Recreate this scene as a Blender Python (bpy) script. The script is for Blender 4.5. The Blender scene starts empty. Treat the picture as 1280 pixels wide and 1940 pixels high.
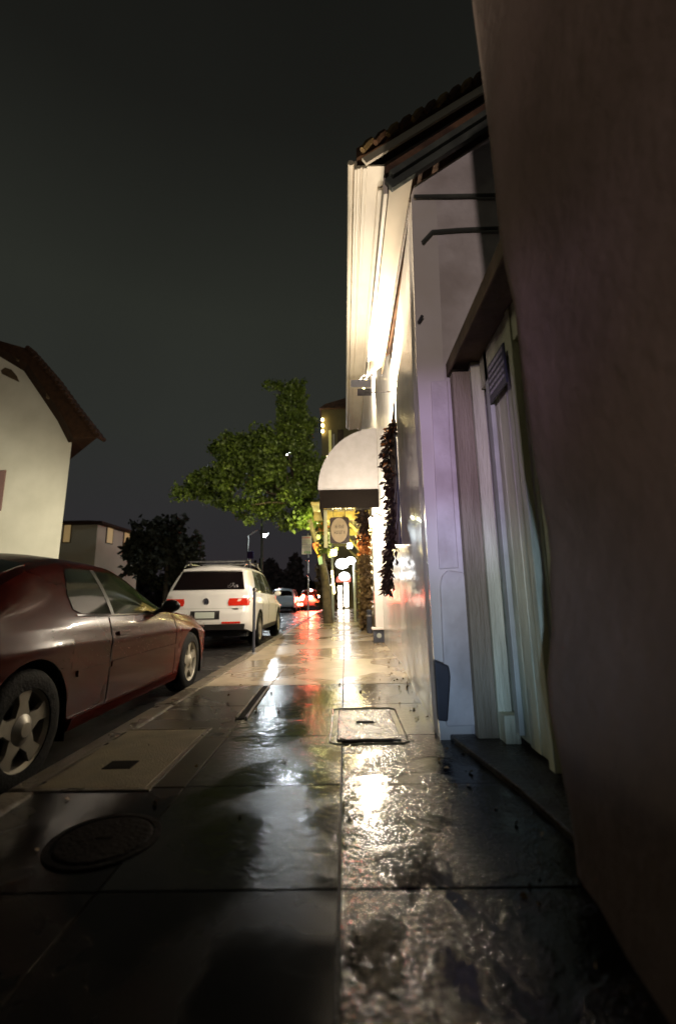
import bpy, bmesh, math, random
import numpy as np
from mathutils import Vector, Matrix, Euler

random.seed(7)
rnd = random.Random(11)
C = bpy.context.scene.collection
SC = bpy.context.scene
rad = math.radians

# ------------------------------------------------------------------ camera
CAMH = 0.9
YAW, PITCH, ROLL = rad(0.6605), rad(11.28), rad(-1.0)
cam_d = bpy.data.cameras.new("camera")
cam = bpy.data.objects.new("camera", cam_d)
C.objects.link(cam)
cam_d.sensor_fit = 'VERTICAL'
cam_d.sensor_height = 36.375
cam_d.sensor_width = 24.0
cam_d.lens = 16.0
cam_d.shift_y = -10 / 1940
cam_d.clip_start = 0.05
cam_d.clip_end = 2000
cam_d.dof.use_dof = True
cam_d.dof.focus_distance = 4.8
cam_d.dof.aperture_fstop = 1.0
cam.location = (0, 0, CAMH)
_M = Matrix.Rotation(YAW, 3, 'Z') @ Matrix.Rotation(math.pi / 2 + PITCH, 3, 'X') @ Matrix.Rotation(ROLL, 3, 'Z')
cam.rotation_euler = _M.to_euler()
SC.camera = cam
FP, PX, PY = 853.3, 640, 960


def ray(px, py):
    return _M @ Vector(((px - PX) / FP, -(py - PY) / FP, -1))


def G(px, py, z=0.0):
    d = ray(px, py); t = (z - CAMH) / d.z
    return Vector((d.x * t, d.y * t, z))


def U(px, py, Y):
    d = ray(px, py); t = Y / d.y
    return Vector((d.x * t, Y, CAMH + d.z * t))


def UX(px, py, X):
    d = ray(px, py); t = X / d.x
    return Vector((X, d.y * t, CAMH + d.z * t))


# ------------------------------------------------------------------ world (overcast night sky glow)
W = bpy.data.worlds.new("World"); SC.world = W; W.use_nodes = True
nt = W.node_tree; nt.nodes.clear()
wo = nt.nodes.new('ShaderNodeOutputWorld'); wb = nt.nodes.new('ShaderNodeBackground')
tc = nt.nodes.new('ShaderNodeTexCoord'); sx = nt.nodes.new('ShaderNodeSeparateXYZ')
cr = nt.nodes.new('ShaderNodeValToRGB'); no = nt.nodes.new('ShaderNodeTexNoise'); mx = nt.nodes.new('ShaderNodeMix')
mx.data_type = 'RGBA'; mx.blend_type = 'MULTIPLY'; mx.inputs[0].default_value = 0.6
no.inputs['Scale'].default_value = 2.2; no.inputs['Detail'].default_value = 4
nr = nt.nodes.new('ShaderNodeMapRange'); nr.inputs[3].default_value = 0.7; nr.inputs[4].default_value = 1.25
e = cr.color_ramp.elements
e[0].position = 0.0; e[0].color = (0.030, 0.024, 0.027, 1)
e[1].position = 1.0; e[1].color = (0.0060, 0.0060, 0.0052, 1)
for p_, c_ in ((0.12, (0.026, 0.0245, 0.027, 1)), (0.33, (0.0255, 0.0275, 0.0240, 1)), (0.55, (0.0225, 0.0245, 0.0195, 1)), (0.78, (0.0105, 0.0108, 0.0090, 1))):
    n_ = e.new(p_); n_.color = c_
nt.links.new(tc.outputs['Generated'], sx.inputs[0]); nt.links.new(sx.outputs[2], cr.inputs[0])
nt.links.new(tc.outputs['Generated'], no.inputs['Vector']); nt.links.new(no.outputs[0], nr.inputs[0])
nt.links.new(cr.outputs[0], mx.inputs[6]); nt.links.new(nr.outputs[0], mx.inputs[7])
nt.links.new(mx.outputs[2], wb.inputs[0]); nt.links.new(wb.outputs[0], wo.inputs[0])
wb.inputs[1].default_value = 1.0

SC.view_settings.view_transform = 'Standard'
SC.view_settings.look = 'None'
SC.view_settings.exposure = 0
SC.view_settings.gamma = 1
try:
    SC.cycles.sample_clamp_indirect = 6
    SC.cycles.max_bounces = 6
    SC.cycles.use_denoising = True
except Exception:
    pass


def lamp(name, kind, loc, power, color, radius=0.05, rot=None, **kw):
    d = bpy.data.lights.new(name, kind); d.energy = power; d.color = color
    if kind in ('POINT', 'SPOT'): d.shadow_soft_size = radius
    for k, v in kw.items(): setattr(d, k, v)
    o = bpy.data.objects.new(name, d); C.objects.link(o); o.location = loc
    if rot: o.rotation_euler = rot
    return o


def aim(o, tgt):
    o.rotation_euler = (Vector(tgt) - o.location).to_track_quat('-Z', 'Y').to_euler()


EAVE_LAMP = Vector((0.30, 5.42, 3.50))
lamp('eave_flood_light', 'POINT', EAVE_LAMP, 700, (1.0, 0.86, 0.68), 0.007)
HIGH_LAMP = Vector((0.44, 9.25, 5.55))
lamp('high_wall_light', 'POINT', HIGH_LAMP, 340, (1.0, 0.87, 0.70), 0.05)
LANTERN = Vector((0.53, 8.25, 2.25))
lamp('lantern_light', 'POINT', LANTERN + Vector((-.13, -.02, 0)), 260, (1.0, 0.87, 0.70), 0.05)
lamp('doorway_light', 'POINT', (0.40, 9.9, 2.05), 40, (1.0, 0.80, 0.55), 0.06)
lamp('arcade_fill_light', 'POINT', (0.25, 12.45, 2.45), 90, (1.0, 0.78, 0.30), 0.10)  # no fixture; added ahead of the beams to light the arcade front
lamp('crown_up_light', 'POINT', (-0.75, 14.9, 3.3), 230, (0.95, 0.92, 0.35), 0.15)
# street lamp across the road; added unseen lights to the left and behind
STREET = Vector((-10.3, 11.2, 3.4))
lamp('pale_street_light', 'POINT', STREET, 300, (0.98, 0.93, 0.66), 0.12)
GATE_FILL = Vector((-8.6, 0.2, 4.6))
o = lamp('house_fill_light', 'SPOT', STREET + Vector((0, -0.6, -0.9)), 700, (0.98, 0.94, 0.72), 0.12, spot_size=rad(110), spot_blend=0.5)  # spot added by the street lamp to brighten the house wall
aim(o, (-13.5, 16, 1.6))
lamp('gate_fill_light', 'POINT', GATE_FILL, 85, (0.95, 0.90, 0.62), 0.15)  # unseen light added across the road to brighten the plank gate
REAR = Vector((-2.6, -9.0, 2.1))
o = lamp('rear_fill_light', 'SPOT', REAR, 1350, (1.0, 0.82, 0.80), 0.2, spot_size=rad(24), spot_blend=0.45)  # unseen spot added behind the camera to light the gable wall
aim(o, (0.95, 3.1, 2.9))
o = lamp('rear_violet_light', 'SPOT', REAR + Vector((-0.5, 0, -0.4)), 2900, (0.60, 0.45, 1.0), 0.1, spot_size=rad(8), spot_blend=0.8)  # unseen spot added to tint the pilaster violet
aim(o, (0.66, 3.1, 1.75))
o = lamp('rear_blue_light', 'SPOT', REAR + Vector((-0.7, 0, -0.6)), 2700, (0.42, 0.62, 0.95), 0.1, spot_size=rad(8), spot_blend=0.7)  # unseen spot added to tint the pilaster foot blue
aim(o, (0.70, 3.1, 0.75))
lamp('tree_street_light', 'POINT', U(546, 861, 26) + Vector((0, -.25, 0)), 520, (0.85, 0.93, 1.0), 0.12)
lamp('brake_glow', 'POINT', (-2.6, 36.3, 0.9), 950, (1.0, 0.10, 0.05), 0.5)
lamp('shop_glow', 'POINT', (-0.2, 36.5, 2.6), 320, (1.0, 0.72, 0.42), 0.3)
lamp('far_street_light', 'POINT', U(500, 1013, 40) + Vector((0.5, 0.9, -0.2)), 1000, (0.85, 0.95, 1.0), 0.25)


# ------------------------------------------------------------------ materials
def M_(name, base=(0.5, 0.5, 0.5), rough=0.6, metal=0.0, noise=0.0, nscale=6.0, bump=0.0, bscale=30.0, coat=0.0,
       rvar=0.0, rscale=3.0, emis=None, estr=0.0, base2=None, spec=0.5, trans=0.0, alpha=1.0, stretch=None, detail=6.0, dist=0.0, bdetail=4.0, bstretch=None):
    m = bpy.data.materials.new(name); m.use_nodes = True
    t = m.node_tree; b = t.nodes['Principled BSDF']; L = t.links
    b.inputs['Base Color'].default_value = (*base, 1); b.inputs['Roughness'].default_value = rough
    b.inputs['Metallic'].default_value = metal; b.inputs['Specular IOR Level'].default_value = spec
    b.inputs['Coat Weight'].default_value = coat; b.inputs['Coat Roughness'].default_value = 0.06
    b.inputs['Transmission Weight'].default_value = trans; b.inputs['Alpha'].default_value = alpha
    tcn = t.nodes.new('ShaderNodeTexCoord'); co = tcn.outputs['Object']
    def mapped(s):
        if not s: return co
        mp = t.nodes.new('ShaderNodeMapping'); mp.inputs['Scale'].default_value = s; L.new(co, mp.inputs[0]); return mp.outputs[0]
    if noise or base2:
        n = t.nodes.new('ShaderNodeTexNoise'); n.inputs['Scale'].default_value = nscale; n.inputs['Detail'].default_value = detail
        n.inputs['Distortion'].default_value = dist
        L.new(mapped(stretch), n.inputs['Vector'])
        r = t.nodes.new('ShaderNodeValToRGB'); el = r.color_ramp.elements
        c2 = base2 if base2 else tuple(c * (1 - noise) for c in base)
        el[0].position = 0.36; el[1].position = 0.64; el[0].color = (*c2, 1); el[1].color = (*base, 1)
        L.new(n.outputs[0], r.inputs[0]); L.new(r.outputs[0], b.inputs['Base Color'])
    if rvar:
        n = t.nodes.new('ShaderNodeTexNoise'); n.inputs['Scale'].default_value = rscale; n.inputs['Detail'].default_value = 5
        L.new(mapped(stretch), n.inputs['Vector'])
        r = t.nodes.new('ShaderNodeMapRange'); r.inputs[1].default_value = 0.35; r.inputs[2].default_value = 0.65
        r.inputs[3].default_value = max(0.02, rough - rvar); r.inputs[4].default_value = min(1, rough + rvar)
        L.new(n.outputs[0], r.inputs[0]); L.new(r.outputs[0], b.inputs['Roughness'])
    if bump:
        n = t.nodes.new('ShaderNodeTexNoise'); n.inputs['Scale'].default_value = bscale; n.inputs['Detail'].default_value = bdetail
        n.inputs['Distortion'].default_value = dist
        L.new(mapped(bstretch or stretch), n.inputs['Vector'])
        bp = t.nodes.new('ShaderNodeBump'); bp.inputs['Strength'].default_value = bump; bp.inputs['Distance'].default_value = 0.02
        L.new(n.outputs[0], bp.inputs['Height']); L.new(bp.outputs[0], b.inputs['Normal'])
    if emis:
        b.inputs['Emission Color'].default_value = (*emis, 1); b.inputs['Emission Strength'].default_value = estr
    return m


MT = dict(
    bulb_cool2=M_('bulb_cool2', (1, 1, 1), 0.4, emis=(0.9, 0.97, 0.95), estr=9),
    bulb_lime=M_('bulb_lime', (0.6, 0.7, 0.1), 0.4, emis=(0.75, 0.85, 0.18), estr=2.2),
    pave_tan=M_('pave_tan', (0.36, 0.27, 0.17), 0.24, base2=(0.27, 0.195, 0.12), nscale=3, bump=0.22, bscale=60, rvar=0.10, rscale=0.8),
    pave_dark=M_('pave_dark', (0.034, 0.029, 0.022), 0.19, spec=0.4, base2=(0.032, 0.027, 0.022), nscale=4, bump=0.30, bscale=90, rvar=0.06, rscale=1.2),
    pave_mid=M_('pave_mid', (0.055, 0.048, 0.033), 0.26, spec=0.35, base2=(0.05, 0.044, 0.034), nscale=3, bump=0.3, bscale=110, rvar=0.06, rscale=1.2),
    pave_wet=M_('pave_wet', (0.022, 0.019, 0.016), 0.10, spec=0.45, base2=(0.016, 0.013, 0.011), nscale=5, bump=0.55, bscale=26, dist=1.6, rvar=0.05, rscale=3),
    joint=M_('joint', (0.010, 0.008, 0.007), 0.6, noise=0.4, bump=0.4, bscale=60),
    kerb=M_('kerb_stone', (0.12, 0.10, 0.07), 0.38, base2=(0.07, 0.055, 0.038), nscale=6, bump=0.4, bscale=70, rvar=0.15),
    sill_floor=M_('sill_floor', (0.045, 0.038, 0.030), 0.35, base2=(0.02, 0.014, 0.010), nscale=5, bump=0.5, bscale=40, rvar=0.2),
    asphalt=M_('asphalt', (0.045, 0.043, 0.042), 0.22, base2=(0.028, 0.026, 0.026), nscale=9, bump=0.6, bscale=120, rvar=0.12, rscale=1.2),
    ground=M_('ground', (0.04, 0.035, 0.03), 0.6, noise=0.4, nscale=0.6, bump=0.3, bscale=8),
    cover=M_('cover_concrete', (0.17, 0.145, 0.085), 0.55, base2=(0.11, 0.09, 0.05), nscale=5, bump=0.35, bscale=100, rvar=0.1),
    iron=M_('cast_iron', (0.004, 0.003, 0.003), 0.7, spec=0.04, noise=0.4, nscale=18, bump=0.4, bscale=60),
    cover_wet=M_('cover_wet', (0.10, 0.10, 0.075), 0.2, base2=(0.05, 0.045, 0.035), nscale=10, bump=0.5, bscale=45, rvar=0.1),
    adobe=M_('adobe_plaster', (0.155, 0.108, 0.088), 0.85, spec=0.2, base2=(0.095, 0.066, 0.050), nscale=1.3, bump=0.5, bscale=14, bdetail=9),
    plaster=M_('white_plaster', (0.66, 0.62, 0.57), 0.20, base2=(0.60, 0.55, 0.48), nscale=2.0, bump=0.10, bscale=7, rvar=0.05, spec=0.5),
    plaster_m=M_('old_plaster', (0.66, 0.61, 0.57), 0.6, base2=(0.43, 0.38, 0.34), nscale=2.2, bump=0.5, bscale=13, bdetail=9),
    soffit=M_('soffit_paint', (0.74, 0.67, 0.54), 0.5, base2=(0.66, 0.58, 0.46), nscale=1.5, bump=0.06, bscale=6),
    wood_dark=M_('wood_dark', (0.10, 0.065, 0.03), 0.6, base2=(0.05, 0.03, 0.014), nscale=7, bump=0.3, bscale=30),
    fascia=M_('fascia_paint', (0.085, 0.095, 0.075), 0.5, base2=(0.05, 0.055, 0.045), nscale=5, bump=0.3, bscale=25),
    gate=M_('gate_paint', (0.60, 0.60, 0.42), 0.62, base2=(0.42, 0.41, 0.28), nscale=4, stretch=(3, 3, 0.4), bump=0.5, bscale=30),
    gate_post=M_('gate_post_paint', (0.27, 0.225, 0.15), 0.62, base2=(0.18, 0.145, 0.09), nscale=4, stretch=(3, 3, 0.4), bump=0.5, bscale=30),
    lintel=M_('lintel_wood', (0.14, 0.09, 0.045), 0.7, base2=(0.07, 0.042, 0.02), nscale=5, bump=0.4, bscale=30),
    plate=M_('plate_dark', (0.05, 0.055, 0.065), 0.4, noise=0.3),
    ink=M_('ink_pale', (0.34, 0.32, 0.33), 0.6),
    ink_dark=M_('ink_dark', (0.05, 0.035, 0.02), 0.6),
    tile_dark=M_('roof_tile_dark', (0.045, 0.020, 0.009), 0.8, spec=0.2, base2=(0.022, 0.010, 0.005), nscale=6, bump=0.4, bscale=20),
    tile=M_('roof_tile', (0.13, 0.065, 0.03), 0.7, base2=(0.05, 0.024, 0.012), nscale=6, bump=0.4, bscale=20),
    tile_lit=M_('tile_lit_ochre', (0.30, 0.20, 0.07), 0.7, base2=(0.16, 0.10, 0.04), nscale=8),  # lit tile edges painted as an ochre copy of the tile
    canvas=M_('awning_canvas', (0.27, 0.255, 0.245), 0.8, spec=0.2, base2=(0.24, 0.225, 0.215), nscale=6, bump=0.15, bscale=60),
    black=M_('black_cloth', (0.004, 0.0028, 0.002), 0.9, spec=0.05),
    dark=M_('dark_paint', (0.04, 0.038, 0.045), 0.6, noise=0.3),
    slate=M_('slate_blue', (0.055, 0.06, 0.08), 0.5, noise=0.3, bump=0.3, bscale=30),
    steel=M_('galvanised', (0.45, 0.45, 0.47), 0.3, metal=0.9, noise=0.3, nscale=20),
    chrome=M_('chrome', (0.75, 0.75, 0.78), 0.08, metal=1.0),
    maroon=M_('maroon_paint', (0.052, 0.0055, 0.0038), 0.25, metal=0.0, spec=0.08, coat=0.085, noise=0.25, nscale=2, bump=0.05, bscale=3.0),
    white_car=M_('white_paint', (0.74, 0.72, 0.68), 0.32, coat=0.8, noise=0.06, nscale=1.5),
    silver_car=M_('silver_paint', (0.42, 0.50, 0.58), 0.3, coat=0.8),
    grey_car=M_('grey_paint', (0.10, 0.07, 0.07), 0.3, coat=0.8),
    glass=M_('dark_glass', (0.050, 0.066, 0.044), 0.07, spec=0.8, coat=0.3, base2=(0.014, 0.020, 0.014), nscale=2.2, bump=0.03, bscale=2),
    glass_black=M_('tinted_glass', (0.006, 0.004, 0.004), 0.08, spec=0.5),
    trim=M_('black_trim', (0.02, 0.018, 0.018), 0.45, noise=0.3),
    rubber=M_('rubber', (0.006, 0.006, 0.006), 0.75, spec=0.12, noise=0.3, bump=0.4, bscale=60),
    well=M_('wheel_well', (0.006, 0.006, 0.007), 0.9),
    alloy=M_('alloy', (0.28, 0.26, 0.21), 0.38, metal=0.35, noise=0.2, nscale=8),
    tail=M_('tail_red', (0.50, 0.020, 0.008), 0.15, coat=0.8, emis=(1, 0.04, 0.01), estr=0.06),  # faint emission stands in for reflected red; the lenses are unlit
    tail_clear=M_('tail_clear', (0.8, 0.55, 0.45), 0.1, coat=0.8),
    brake=M_('brake_lamp', (0.6, 0.05, 0.03), 0.3, emis=(1.0, 0.13, 0.06), estr=60),
    brake_w=M_('brake_white', (0.6, 0.3, 0.3), 0.3, emis=(1.0, 0.55, 0.48), estr=60),
    amber=M_('amber_lamp', (0.6, 0.4, 0.05), 0.3, emis=(1.0, 0.6, 0.1), estr=5),
    numplate=M_('numberplate', (0.55, 0.60, 0.52), 0.4),
    bulb=M_('bulb_warm', (1, 0.9, 0.7), 0.4, emis=(1.0, 0.78, 0.36), estr=24),
    bulb_cool=M_('bulb_cool', (1, 1, 1), 0.4, emis=(0.86, 0.95, 1.0), estr=60),
    bulb_small=M_('bulb_small', (1, 1, 1), 0.4, emis=(0.90, 0.92, 1.0), estr=600),
    globe=M_('globe_glass', (1, 1, 1), 0.4, emis=(0.93, 0.96, 1.0), estr=14),
    shop=M_('shop_light', (1, 0.9, 0.7), 0.6, emis=(1.0, 0.88, 0.70), estr=18),
    shop_red=M_('shop_red', (1, 0.2, 0.1), 0.6, emis=(1.0, 0.22, 0.14), estr=1.6),
    win_warm=M_('window_warm', (0.6, 0.45, 0.2), 0.4, emis=(1.0, 0.66, 0.28), estr=0.17),
    win_dim=M_('window_dim', (0.6, 0.55, 0.2), 0.4, emis=(0.85, 0.70, 0.20), estr=0.30),
    leaf=M_('leaf_green', (0.100, 0.150, 0.016), 0.55, base2=(0.048, 0.080, 0.010), nscale=2.5),
    leaf_dark=M_('leaf_dark', (0.032, 0.034, 0.018), 0.7, base2=(0.020, 0.022, 0.012), nscale=2.0),
    leaf_red=M_('leaf_far', (0.05, 0.030, 0.026), 0.8, base2=(0.03, 0.02, 0.018), nscale=0.5),
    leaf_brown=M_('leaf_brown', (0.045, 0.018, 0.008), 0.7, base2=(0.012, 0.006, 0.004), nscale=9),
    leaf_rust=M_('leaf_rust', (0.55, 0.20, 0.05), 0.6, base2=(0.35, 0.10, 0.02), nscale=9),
    leaf_olive=M_('leaf_olive', (0.16, 0.10, 0.03), 0.7, base2=(0.07, 0.04, 0.015), nscale=5),
    bark=M_('bark', (0.10, 0.075, 0.05), 0.8, noise=0.5, nscale=10, bump=0.6, bscale=20),
    house_white=M_('house_plaster', (0.66, 0.61, 0.52), 0.8, base2=(0.57, 0.525, 0.44), nscale=0.8, bump=0.2, bscale=8),
    house_grey=M_('house_render', (0.55, 0.50, 0.37), 0.8, noise=0.12, nscale=0.6, bump=0.2, bscale=8),
    pink=M_('shutter_mauve', (0.20, 0.11, 0.10), 0.7),
    olive_wall=M_('olive_wall', (0.24, 0.19, 0.07), 0.7, noise=0.3, nscale=0.7),
    timber_y=M_('timber_yellow', (0.55, 0.47, 0.14), 0.55, base2=(0.38, 0.30, 0.08), nscale=6),
    post_g=M_('post_grey', (0.40, 0.42, 0.36), 0.5, noise=0.2),
    cream=M_('cream_paint', (0.58, 0.46, 0.28), 0.5, base2=(0.52, 0.40, 0.24), nscale=8),
    sign_brown=M_('sign_brown', (0.055, 0.028, 0.018), 0.5, noise=0.3),
    sign_white=M_('sign_white', (0.55, 0.50, 0.48), 0.5),
    sign_red=M_('sign_red', (0.55, 0.07, 0.03), 0.5),
    sign_green=M_('sign_green', (0.16, 0.42, 0.12), 0.5),
    sign_blue=M_('sign_blue', (0.012, 0.014, 0.05), 0.8, spec=0.1),
    orange=M_('banner_orange', (0.75, 0.34, 0.04), 0.7),
    red_cloth=M_('banner_red', (0.60, 0.10, 0.03), 0.7),
    teal=M_('banner_teal', (0.30, 0.46, 0.38), 0.7),
    cable=M_('white_cable', (0.62, 0.62, 0.60), 0.4),
    cap=M_('cap_stone', (0.70, 0.62, 0.55), 0.5, noise=0.1),
    skin=M_('skin', (0.45, 0.25, 0.17), 0.6),
    shirt=M_('white_shirt', (0.8, 0.78, 0.74), 0.8),
)

def puddle(name, dry, wet, r_dry, r_wet, b_fine, f_scale, b_mid, m_scale, pscale=1.6, thr=(0.42, 0.60), spec=0.4, calm=1.0):
    m = bpy.data.materials.new(name); m.use_nodes = True; t = m.node_tree; L = t.links; b = t.nodes['Principled BSDF']
    b.inputs['Specular IOR Level'].default_value = spec
    co = t.nodes.new('ShaderNodeTexCoord').outputs['Object']
    def noise(sc, det=5, dist=0.0):
        n = t.nodes.new('ShaderNodeTexNoise'); n.inputs['Scale'].default_value = sc; n.inputs['Detail'].default_value = det
        n.inputs['Distortion'].default_value = dist; L.new(co, n.inputs['Vector']); return n.outputs[0]
    def mr(x, a, b_, c, d):
        n = t.nodes.new('ShaderNodeMapRange'); L.new(x, n.inputs[0])
        for i, v in enumerate((a, b_, c, d)): n.inputs[i + 1].default_value = v
        n.interpolation_type = 'SMOOTHSTEP'; return n.outputs[0]
    pm = mr(noise(pscale, 4, 0.6), thr[0], thr[1], 0, 1)      # 1 = standing water
    st = noise(4.5, 8)
    cm = t.nodes.new('ShaderNodeMix'); cm.data_type = 'RGBA'; cm.inputs[6].default_value = (*dry, 1); cm.inputs[7].default_value = (*wet, 1)
    L.new(mr(st, .35, .65, 0, 1), cm.inputs[0])
    c2 = t.nodes.new('ShaderNodeMix'); c2.data_type = 'RGBA'; L.new(pm, c2.inputs[0]); L.new(cm.outputs[2], c2.inputs[6]); c2.inputs[7].default_value = (*[w * .8 for w in wet], 1)
    L.new(c2.outputs[2], b.inputs['Base Color']); L.new(mr(pm, 0, 1, r_dry, r_wet), b.inputs['Roughness'])
    h1 = t.nodes.new('ShaderNodeMath'); h1.operation = 'MULTIPLY'; L.new(noise(f_scale, 3), h1.inputs[0]); L.new(mr(pm, 0, 1, b_fine, b_fine * .12), h1.inputs[1])
    h2 = t.nodes.new('ShaderNodeMath'); h2.operation = 'MULTIPLY_ADD'; L.new(noise(m_scale, 5, 1.2), h2.inputs[0]); L.new(mr(pm, 0, 1, b_mid, b_mid * calm), h2.inputs[1]); L.new(h1.outputs[0], h2.inputs[2])
    bp = t.nodes.new('ShaderNodeBump'); bp.inputs['Strength'].default_value = 1; bp.inputs['Distance'].default_value = 0.02
    L.new(h2.outputs[0], bp.inputs['Height']); L.new(bp.outputs[0], b.inputs['Normal'])
    return m


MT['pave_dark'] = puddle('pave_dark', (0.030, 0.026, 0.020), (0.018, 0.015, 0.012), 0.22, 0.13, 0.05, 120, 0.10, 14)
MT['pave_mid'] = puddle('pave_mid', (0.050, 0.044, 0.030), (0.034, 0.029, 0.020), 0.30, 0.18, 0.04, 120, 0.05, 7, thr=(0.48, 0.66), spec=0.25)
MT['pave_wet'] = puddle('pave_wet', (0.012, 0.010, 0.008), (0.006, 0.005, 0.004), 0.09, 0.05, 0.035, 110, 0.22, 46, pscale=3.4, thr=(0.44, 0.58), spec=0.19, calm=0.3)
MT['pave_near_shade'] = puddle('pave_near_shade', (0.012, 0.009, 0.007), (0.007, 0.005, 0.004), 0.28, 0.16, 0.03, 120, 0.05, 9, spec=0.2)  # foreground shade put into a darker slab colour
MT['pave_tan'] = puddle('pave_tan', (0.34, 0.275, 0.19), (0.25, 0.195, 0.13), 0.33, 0.20, 0.04, 80, 0.05, 6, pscale=0.9, spec=0.27)  # lighter than the near slabs to carry the floodlight's cutoff line

# ------------------------------------------------------------------ mesh helpers
ORG = {}


class MB:
    def __init__(s): s.v = []; s.f = []
    def add(s, vs, fs):
        n = len(s.v); s.v += [Vector(v) for v in vs]; s.f += [tuple(i + n for i in f) for f in fs]; return s
    def box(s, a, b, rz=0, piv=None):
        x0, y0, z0 = a; x1, y1, z1 = b
        vs = [(x0, y0, z0), (x1, y0, z0), (x1, y1, z0), (x0, y1, z0), (x0, y0, z1), (x1, y0, z1), (x1, y1, z1), (x0, y1, z1)]
        if rz:
            pv = Vector(piv or ((x0 + x1) / 2, (y0 + y1) / 2, 0)); R = Matrix.Rotation(rz, 3, 'Z')
            vs = [R @ (Vector(v) - pv) + pv for v in vs]
        return s.add(vs, [(0, 3, 2, 1), (4, 5, 6, 7), (0, 1, 5, 4), (1, 2, 6, 5), (2, 3, 7, 6), (3, 0, 4, 7)])
    def bar(s, p, q, w, h, up=(0, 0, 1)):
        p = Vector(p); q = Vector(q); d = (q - p).normalized(); u = Vector(up)
        r = d.cross(u).normalized(); u = r.cross(d).normalized()
        vs = [a + r * sx * w / 2 + u * sz * h / 2 for a in (p, q) for sx, sz in ((-1, -1), (1, -1), (1, 1), (-1, 1))]
        return s.add(vs, [(0, 1, 2, 3), (7, 6, 5, 4), (0, 4, 5, 1), (1, 5, 6, 2), (2, 6, 7, 3), (3, 7, 4, 0)])
    def tube(s, pts, r, n=8, cap=True):
        pts = [Vector(p) for p in pts]; rs = r if isinstance(r, (list, tuple)) else [r] * len(pts)
        vs = []; fs = []
        ref = Vector((0.13, 0.31, 0.94))
        for i, p in enumerate(pts):
            d = (pts[min(i + 1, len(pts) - 1)] - pts[max(i - 1, 0)]).normalized()
            if abs(d.dot(ref)) > 0.95: ref2 = Vector((1, 0, 0))
            else: ref2 = ref
            a = d.cross(ref2).normalized(); b = d.cross(a)
            for k in range(n):
                t = 2 * math.pi * k / n; vs.append(p + (a * math.cos(t) + b * math.sin(t)) * rs[i])
        for i in range(len(pts) - 1):
            for k in range(n):
                fs.append((i * n + k, i * n + (k + 1) % n, (i + 1) * n + (k + 1) % n, (i + 1) * n + k))
        if cap:
            fs.append(tuple(range(n - 1, -1, -1))); fs.append(tuple((len(pts) - 1) * n + k for k in range(n)))
        return s.add(vs, fs)
    def prism(s, poly, d):
        # poly: list of 3-D points (planar outline), d: extrusion vector
        n = len(poly); d = Vector(d); vs = [Vector(p) for p in poly] + [Vector(p) + d for p in poly]
        fs = [tuple(range(n)), tuple(range(2 * n - 1, n - 1, -1))] + [(i, i + n, (i + 1) % n + n, (i + 1) % n) for i in range(n)]
        return s.add(vs, fs)
    def lathe(s, prof, n=24, axis='z', c=(0, 0, 0), close=False):
        vs = []; fs = []; c = Vector(c)
        for (r, h) in prof:
            for k in range(n):
                t = 2 * math.pi * k / n; a, b = r * math.cos(t), r * math.sin(t)
                vs.append(c + (Vector((a, b, h)) if axis == 'z' else Vector((h, a, b)) if axis == 'x' else Vector((a, h, b))))
        m = len(prof)
        for i in range(m - 1 if not close else m):
            j = (i + 1) % m
            for k in range(n): fs.append((i * n + k, i * n + (k + 1) % n, j * n + (k + 1) % n, j * n + k))
        if not close:
            if prof[0][0] > 1e-5: fs.append(tuple(range(n - 1, -1, -1)))
            if prof[-1][0] > 1e-5: fs.append(tuple((m - 1) * n + k for k in range(n)))
        return s.add(vs, fs)
    def grid(s, P, flip=False):
        m, n = len(P), len(P[0]); vs = [p for r in P for p in r]
        fs = [(i * n + j, i * n + j + 1, (i + 1) * n + j + 1, (i + 1) * n + j) for i in range(m - 1) for j in range(n - 1)]
        if flip: fs = [f[::-1] for f in fs]
        return s.add(vs, fs)
    def slab(s, P, d):
        # a grid given thickness along d
        m, n = len(P), len(P[0]); d = Vector(d)
        s.grid(P); s.grid([[Vector(p) + d for p in r] for r in P], True)
        edge = [(0, j) for j in range(n)] + [(i, n - 1) for i in range(1, m)] + [(m - 1, j) for j in range(n - 2, -1, -1)] + [(i, 0) for i in range(m - 2, 0, -1)]
        E = [Vector(P[i][j]) for i, j in edge]; k = len(E)
        return s.add(E + [p + d for p in E], [(i, i + k, (i + 1) % k + k, (i + 1) % k) for i in range(k)])
    def ball(s, c, r, n=10, m=6, sq=(1, 1, 1)):
        c = Vector(c); pr = [(max(1e-6, math.sin(math.pi * i / m)) * r, -math.cos(math.pi * i / m) * r) for i in range(m + 1)]
        vs = []; fs = []
        for (q, h) in pr:
            for k in range(n):
                t = 2 * math.pi * k / n; vs.append(c + Vector((q * math.cos(t) * sq[0], q * math.sin(t) * sq[1], h * sq[2])))
        for i in range(m):
            for k in range(n): fs.append((i * n + k, i * n + (k + 1) % n, (i + 1) * n + (k + 1) % n, (i + 1) * n + k))
        return s.add(vs, fs)
    def leaf(s, p, size, r=rnd, aspect=0.5, d=None):
        p = Vector(p)
        d = Vector(d).normalized() if d else Vector((r.gauss(0, 1), r.gauss(0, 1), r.gauss(0, 1))).normalized()
        q = Vector((r.gauss(0, 1), r.gauss(0, 1), r.gauss(0, 1)))
        w = d.cross(q).normalized() * size * aspect
        n_ = d.cross(w).normalized() * size * 0.12
        return s.add([p, p + d * size * 0.5 + w + n_, p + d * size, p + d * size * 0.5 - w + n_], [(0, 1, 2), (0, 2, 3)])
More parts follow.
